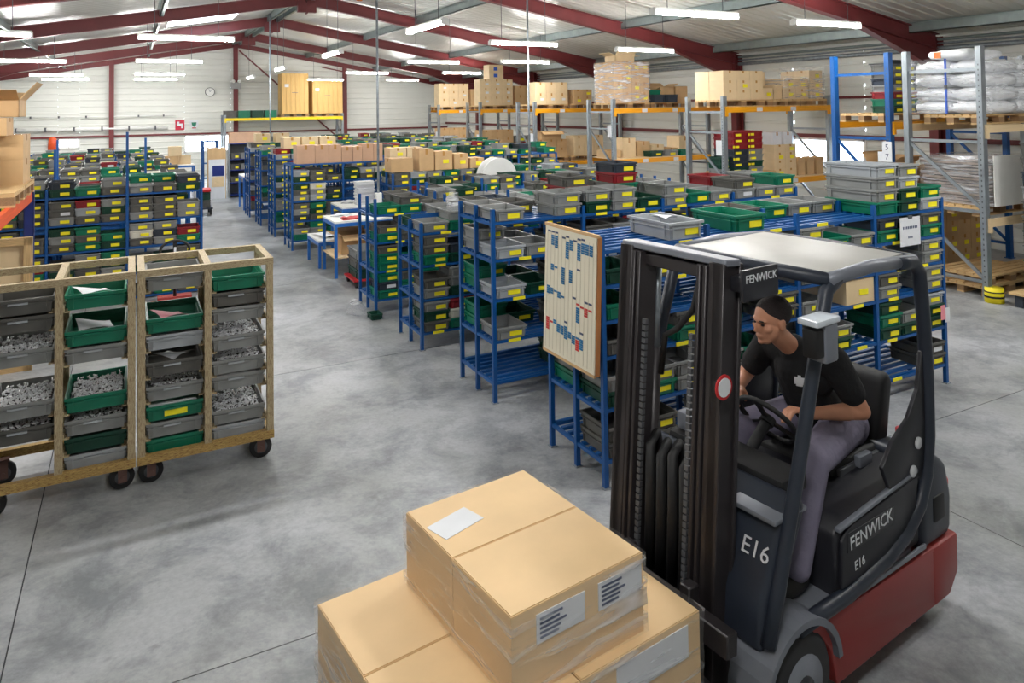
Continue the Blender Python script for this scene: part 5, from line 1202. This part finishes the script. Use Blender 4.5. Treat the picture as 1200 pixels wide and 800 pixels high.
hand(bm, WRn, (.595, -.085, 1.15), (-.9, .25, .1), (.15, .1, 1), (.35, .7, .7), 1)
hand(bm, WRf, (.455, .175, 1.20), (-.9, -.35, .0), (.1, 0, 1), (.4, .8, .8), -1)
driver = skinned('person', bm, .0055, 'skin', 3); driver.location = FO; driver.rotation_euler = (0, 0, FR)
tag(driver, 'man in black T-shirt and grey trousers driving the forklift, leaning forward', 'person')
# hair: close-cropped cap
bm = bmesh.new(); bmesh.ops.create_uvsphere(bm, u_segments=40, v_segments=28, radius=1, matrix=Matrix.Translation((.024, 0, .040)) @ Matrix.Diagonal((.109, .0835, .091, 1)))
bmesh.ops.bisect_plane(bm, geom=bm.verts[:]+bm.edges[:]+bm.faces[:], plane_co=(-.078, 0, .083), plane_no=(.60, 0, .80), clear_inner=True)
bmesh.ops.bisect_plane(bm, geom=bm.verts[:]+bm.edges[:]+bm.faces[:], plane_co=(-.062, 0, .08), plane_no=(.95, 0, .3), clear_inner=True)
bmesh.ops.transform(bm, matrix=HM4, verts=bm.verts)
me = bpy.data.meshes.new('hair'); bm.to_mesh(me); bm.free(); me.materials.append(MATS['hair']); me.polygons.foreach_set('use_smooth', [True]*len(me.polygons))
put('hair', me, driver)
for s in (-1, 1):
    bm = bmesh.new(); hell(bm, (-.0845, s*.031, .006), (.008, .010, .0048)); me = bpy.data.meshes.new('eye'); bm.to_mesh(me); bm.free(); me.materials.append(MATS['seat_black']); put('eye', me, driver)
    bm = bmesh.new(); hell(bm, (-.092, s*.032, .029), (.008, .019, .0038)); me = bpy.data.meshes.new('eyebrow'); bm.to_mesh(me); bm.free(); me.materials.append(MATS['hair']); put('eyebrow', me, driver)
# T-shirt
bm = bmesh.new()
limb(bm, [(.765, .02, 1.405), (.82, .02, 1.30), (.90, .02, 1.14), (1.02, .01, .98)], [.085, .145, .150, .155])
ell(bm, (.84, .02, 1.27), (.125, .19, .15), Euler((0, R(-22), 0))); ell(bm, (.93, .01, 1.08), (.13, .175, .17), Euler((0, R(-22), 0)))
up_ = lambda a, b, k: tuple(a[i]+(b[i]-a[i])*k for i in range(3))
limb(bm, [(.79, .0, 1.385), SHn, up_(SHn, ELn, .62)], [.085, .084, .074]); limb(bm, [(.78, .03, 1.385), SHf, up_(SHf, ELf, .60)], [.085, .084, .074])
shirt = skinned('t_shirt', bm, .008, 'shirt', 5, driver)
# trousers
bm = bmesh.new(); limb(bm, [HPn, KNn, up_(KNn, ANn, .5), ANn], [.115, .086, .076, .066]); limb(bm, [HPf, KNf, up_(KNf, ANf, .5), ANf], [.115, .086, .076, .066]); limb(bm, [HPn, HPf], [.125, .125]); limb(bm, [(1.05, .01, 1.0), (1.05, .01, .95)], [.15, .15])
skinned('trousers', bm, .009, 'trousers', 4, driver)
bm = bmesh.new()
for A in (ANn, ANf):
    limb(bm, [(A[0]+.02, A[1], .505), (A[0]-.06, A[1], .50), (A[0]-.15, A[1], .497)], [.042, .045, .032]); ell(bm, (A[0]-.06, A[1], .480), (.13, .044, .018)); limb(bm, [(A[0]+.02, A[1], .505), (A[0], A[1], .57)], [.046, .044])
skinned('shoes', bm, .009, 'shoe', 3, driver)
# pale print on the chest, laid on the shirt surface
tree = BVHTree.FromPolygons([v.co[:] for v in shirt.data.vertices], [p.vertices[:] for p in shirt.data.polygons])
mb = MB(); ctr = Vector((.70, -.10, 1.27)); n = 9; vs = []; keep = []
for j in range(n):
    for i in range(n):
        y = (i-4)*.0105; z = (j-4)*.0105; hit = tree.ray_cast(Vector((.2, -.42+y*1.0, 1.30+z)), Vector((.75, .55, -.05)).normalized())
        vs.append(tuple(hit[0]+hit[1]*.003) if hit[0] else None); keep.append((i-4)**2+(j-4)**2 < 15+4*math.sin(5*math.atan2(j-4, i-4)))
fs = [(j*n+i, j*n+i+1, (j+1)*n+i+1, (j+1)*n+i) for j in range(n-1) for i in range(n-1)]
fs = [f for f in fs if all(vs[k] is not None and keep[k] for k in f)]
if fs: mb.add([v or (0, 0, 0) for v in vs], fs); part('shirt_print', mb, 'label_white', driver)

# ------------------------------------------------------------------ the load
LM = Matrix.Translation(FO) @ Matrix.Rotation(FR, 4, 'Z')
def L2W(x, y, z): return tuple(LM @ Vector((x, y, z)))
LX0, LX1, LY0, LY1 = -1.78, -.47, -.35, .64
ZP = .18
pl = pallet(0, 0, 0, 'wooden pallet under the wrapped cartons on the forks'); pl.location = L2W((LX0+LX1)/2, (LY0+LY1)/2, ZP); pl.rotation_euler = (0, 0, FR); pl.scale = (1.06, 1.12, 1)
ZL = ZP+.144; HL = .335
for i in range(2):
    for j in range(2):
        w_, d_ = (LX1-LX0)/2, (LY1-LY0)/2
        carton(*L2W(LX0+(i+.5)*w_, LY0+(j+.5)*d_, ZL), w_-.006, d_-.006, HL, 'large brown carton in the lower layer on the forks, %s %s' % (['fork tip', 'mast side'][i], ['with label side out', 'towards the shelves'][j]), 'lower cartons on the forks', 'cardboard_load', FR, False, 'label_white' if j == 0 else None, .4, .13)
ZU = ZL+HL; w_, d_ = .655, .42
for j in range(2):
    c = carton(*L2W(-1.075, -.30+(j+.5)*d_, ZU), w_-.004, d_-.005, .315, 'brown carton of the upper pair on the forks, %s' % ['labelled side out', 'white slip on top'][j], 'upper cartons on the forks', 'cardboard_load', FR, False)
    if j == 0:
        for x in (-.10, .20):
            pl_ = put('paper_label', label_mesh('label_white', .23, .105), c, (x, -d_/2+.001, .225))
            pm = MB(); rr = random.Random(4)
            for q in range(5): pm.box(-.1, -.1+rr.uniform(.08, .19), -.0045, -.002, .03-q*.017, .038-q*.017)
            part('print', pm, 'ink', pl_)
    else:
        t = MB(); t.box(-.11, .11, -.065, .065, 0, .002); sl = part('white_slip', t, 'label_white', c); sl.location = (-.19, .0, .3155); sl.rotation_euler = (0, 0, R(12))
for o_ in [o for o in bpy.data.objects if o.get('group') == 'lower cartons on the forks']:
    for ch in o_.children:
        if ch.name.startswith('paper_label'): ch.location = (.05, ch.location.y, .24)
f1 = film_box(LX0-.006, LX1+.006, LY0-.008, LY1+.008, ZP+.1, ZU+.01, 'clear stretch film round the lower cartons on the forks', 'film'); f1.location = FO; f1.rotation_euler = (0, 0, FR)
f2 = film_box(-1.075-w_/2-.008, -1.075+w_/2+.008, -.308, -.30+2*d_+.008, ZU+.004, ZU+.318, 'clear stretch film round the upper carton pair', 'film'); f2.location = FO; f2.rotation_euler = (0, 0, FR)
# ------------------------------------------------------------------ shelf crates: nearest as things, the far rest as one mass
QUEUE.sort(key=lambda q: q[0])
NEAR = 268
for (rank, x, y, z, c, size, lab, rz, tg, fr) in QUEUE[:NEAR]:
    crate(x, y, z, c, size, lab, 'crates on the shelf rows', rz, tg, fr)
far = MB(); keys = list(CM); mats = [CM[k] for k in keys]+['label_yellow', 'label_white']
for (rank, x, y, z, c, size, lab, rz, tg, fr) in QUEUE[NEAR:]:
    M = Matrix.Translation((x, y, z)) @ Matrix.Rotation(rz, 4, 'Z'); crate_geo(*size, full=rank < 17, mb=far, mi=keys.index(c), M=M)
    if tg and fr:
        W, D, Hh = size; tx = W*.18*random.uniform(.3, 1.1); far.box(tx-W*.18, tx+W*.18, -D/2+.003, -D/2+.014, Hh*.24, Hh*.62, len(keys)+(1 if tg == 'label_white' else 0), M)
fo = put('crate_stock', far.mesh('crate_stock', mats)); tag(fo, 'many tagged crates filling the far shelf rows down the hall', 'crates', kind='stuff')
# things that only their place tells apart share a label and carry a group
from collections import defaultdict
by = defaultdict(list)
for o in bpy.data.objects:
    if o.parent is None and o.get('label'): by[o['label']].append(o)
for lb, os_ in by.items():
    if len(os_) > 1:
        for o in os_:
            if not o.get('group'): o['group'] = os_[0]['category']+' look-alikes'
print('QUEUE', len(QUEUE), 'objects', len(bpy.data.objects))
for o in bpy.data.objects:
    if o.parent is None and o.get('label') and not 4 <= len(o['label'].split()) <= 16: print('LEN', len(o['label'].split()), o.name, o['label'])
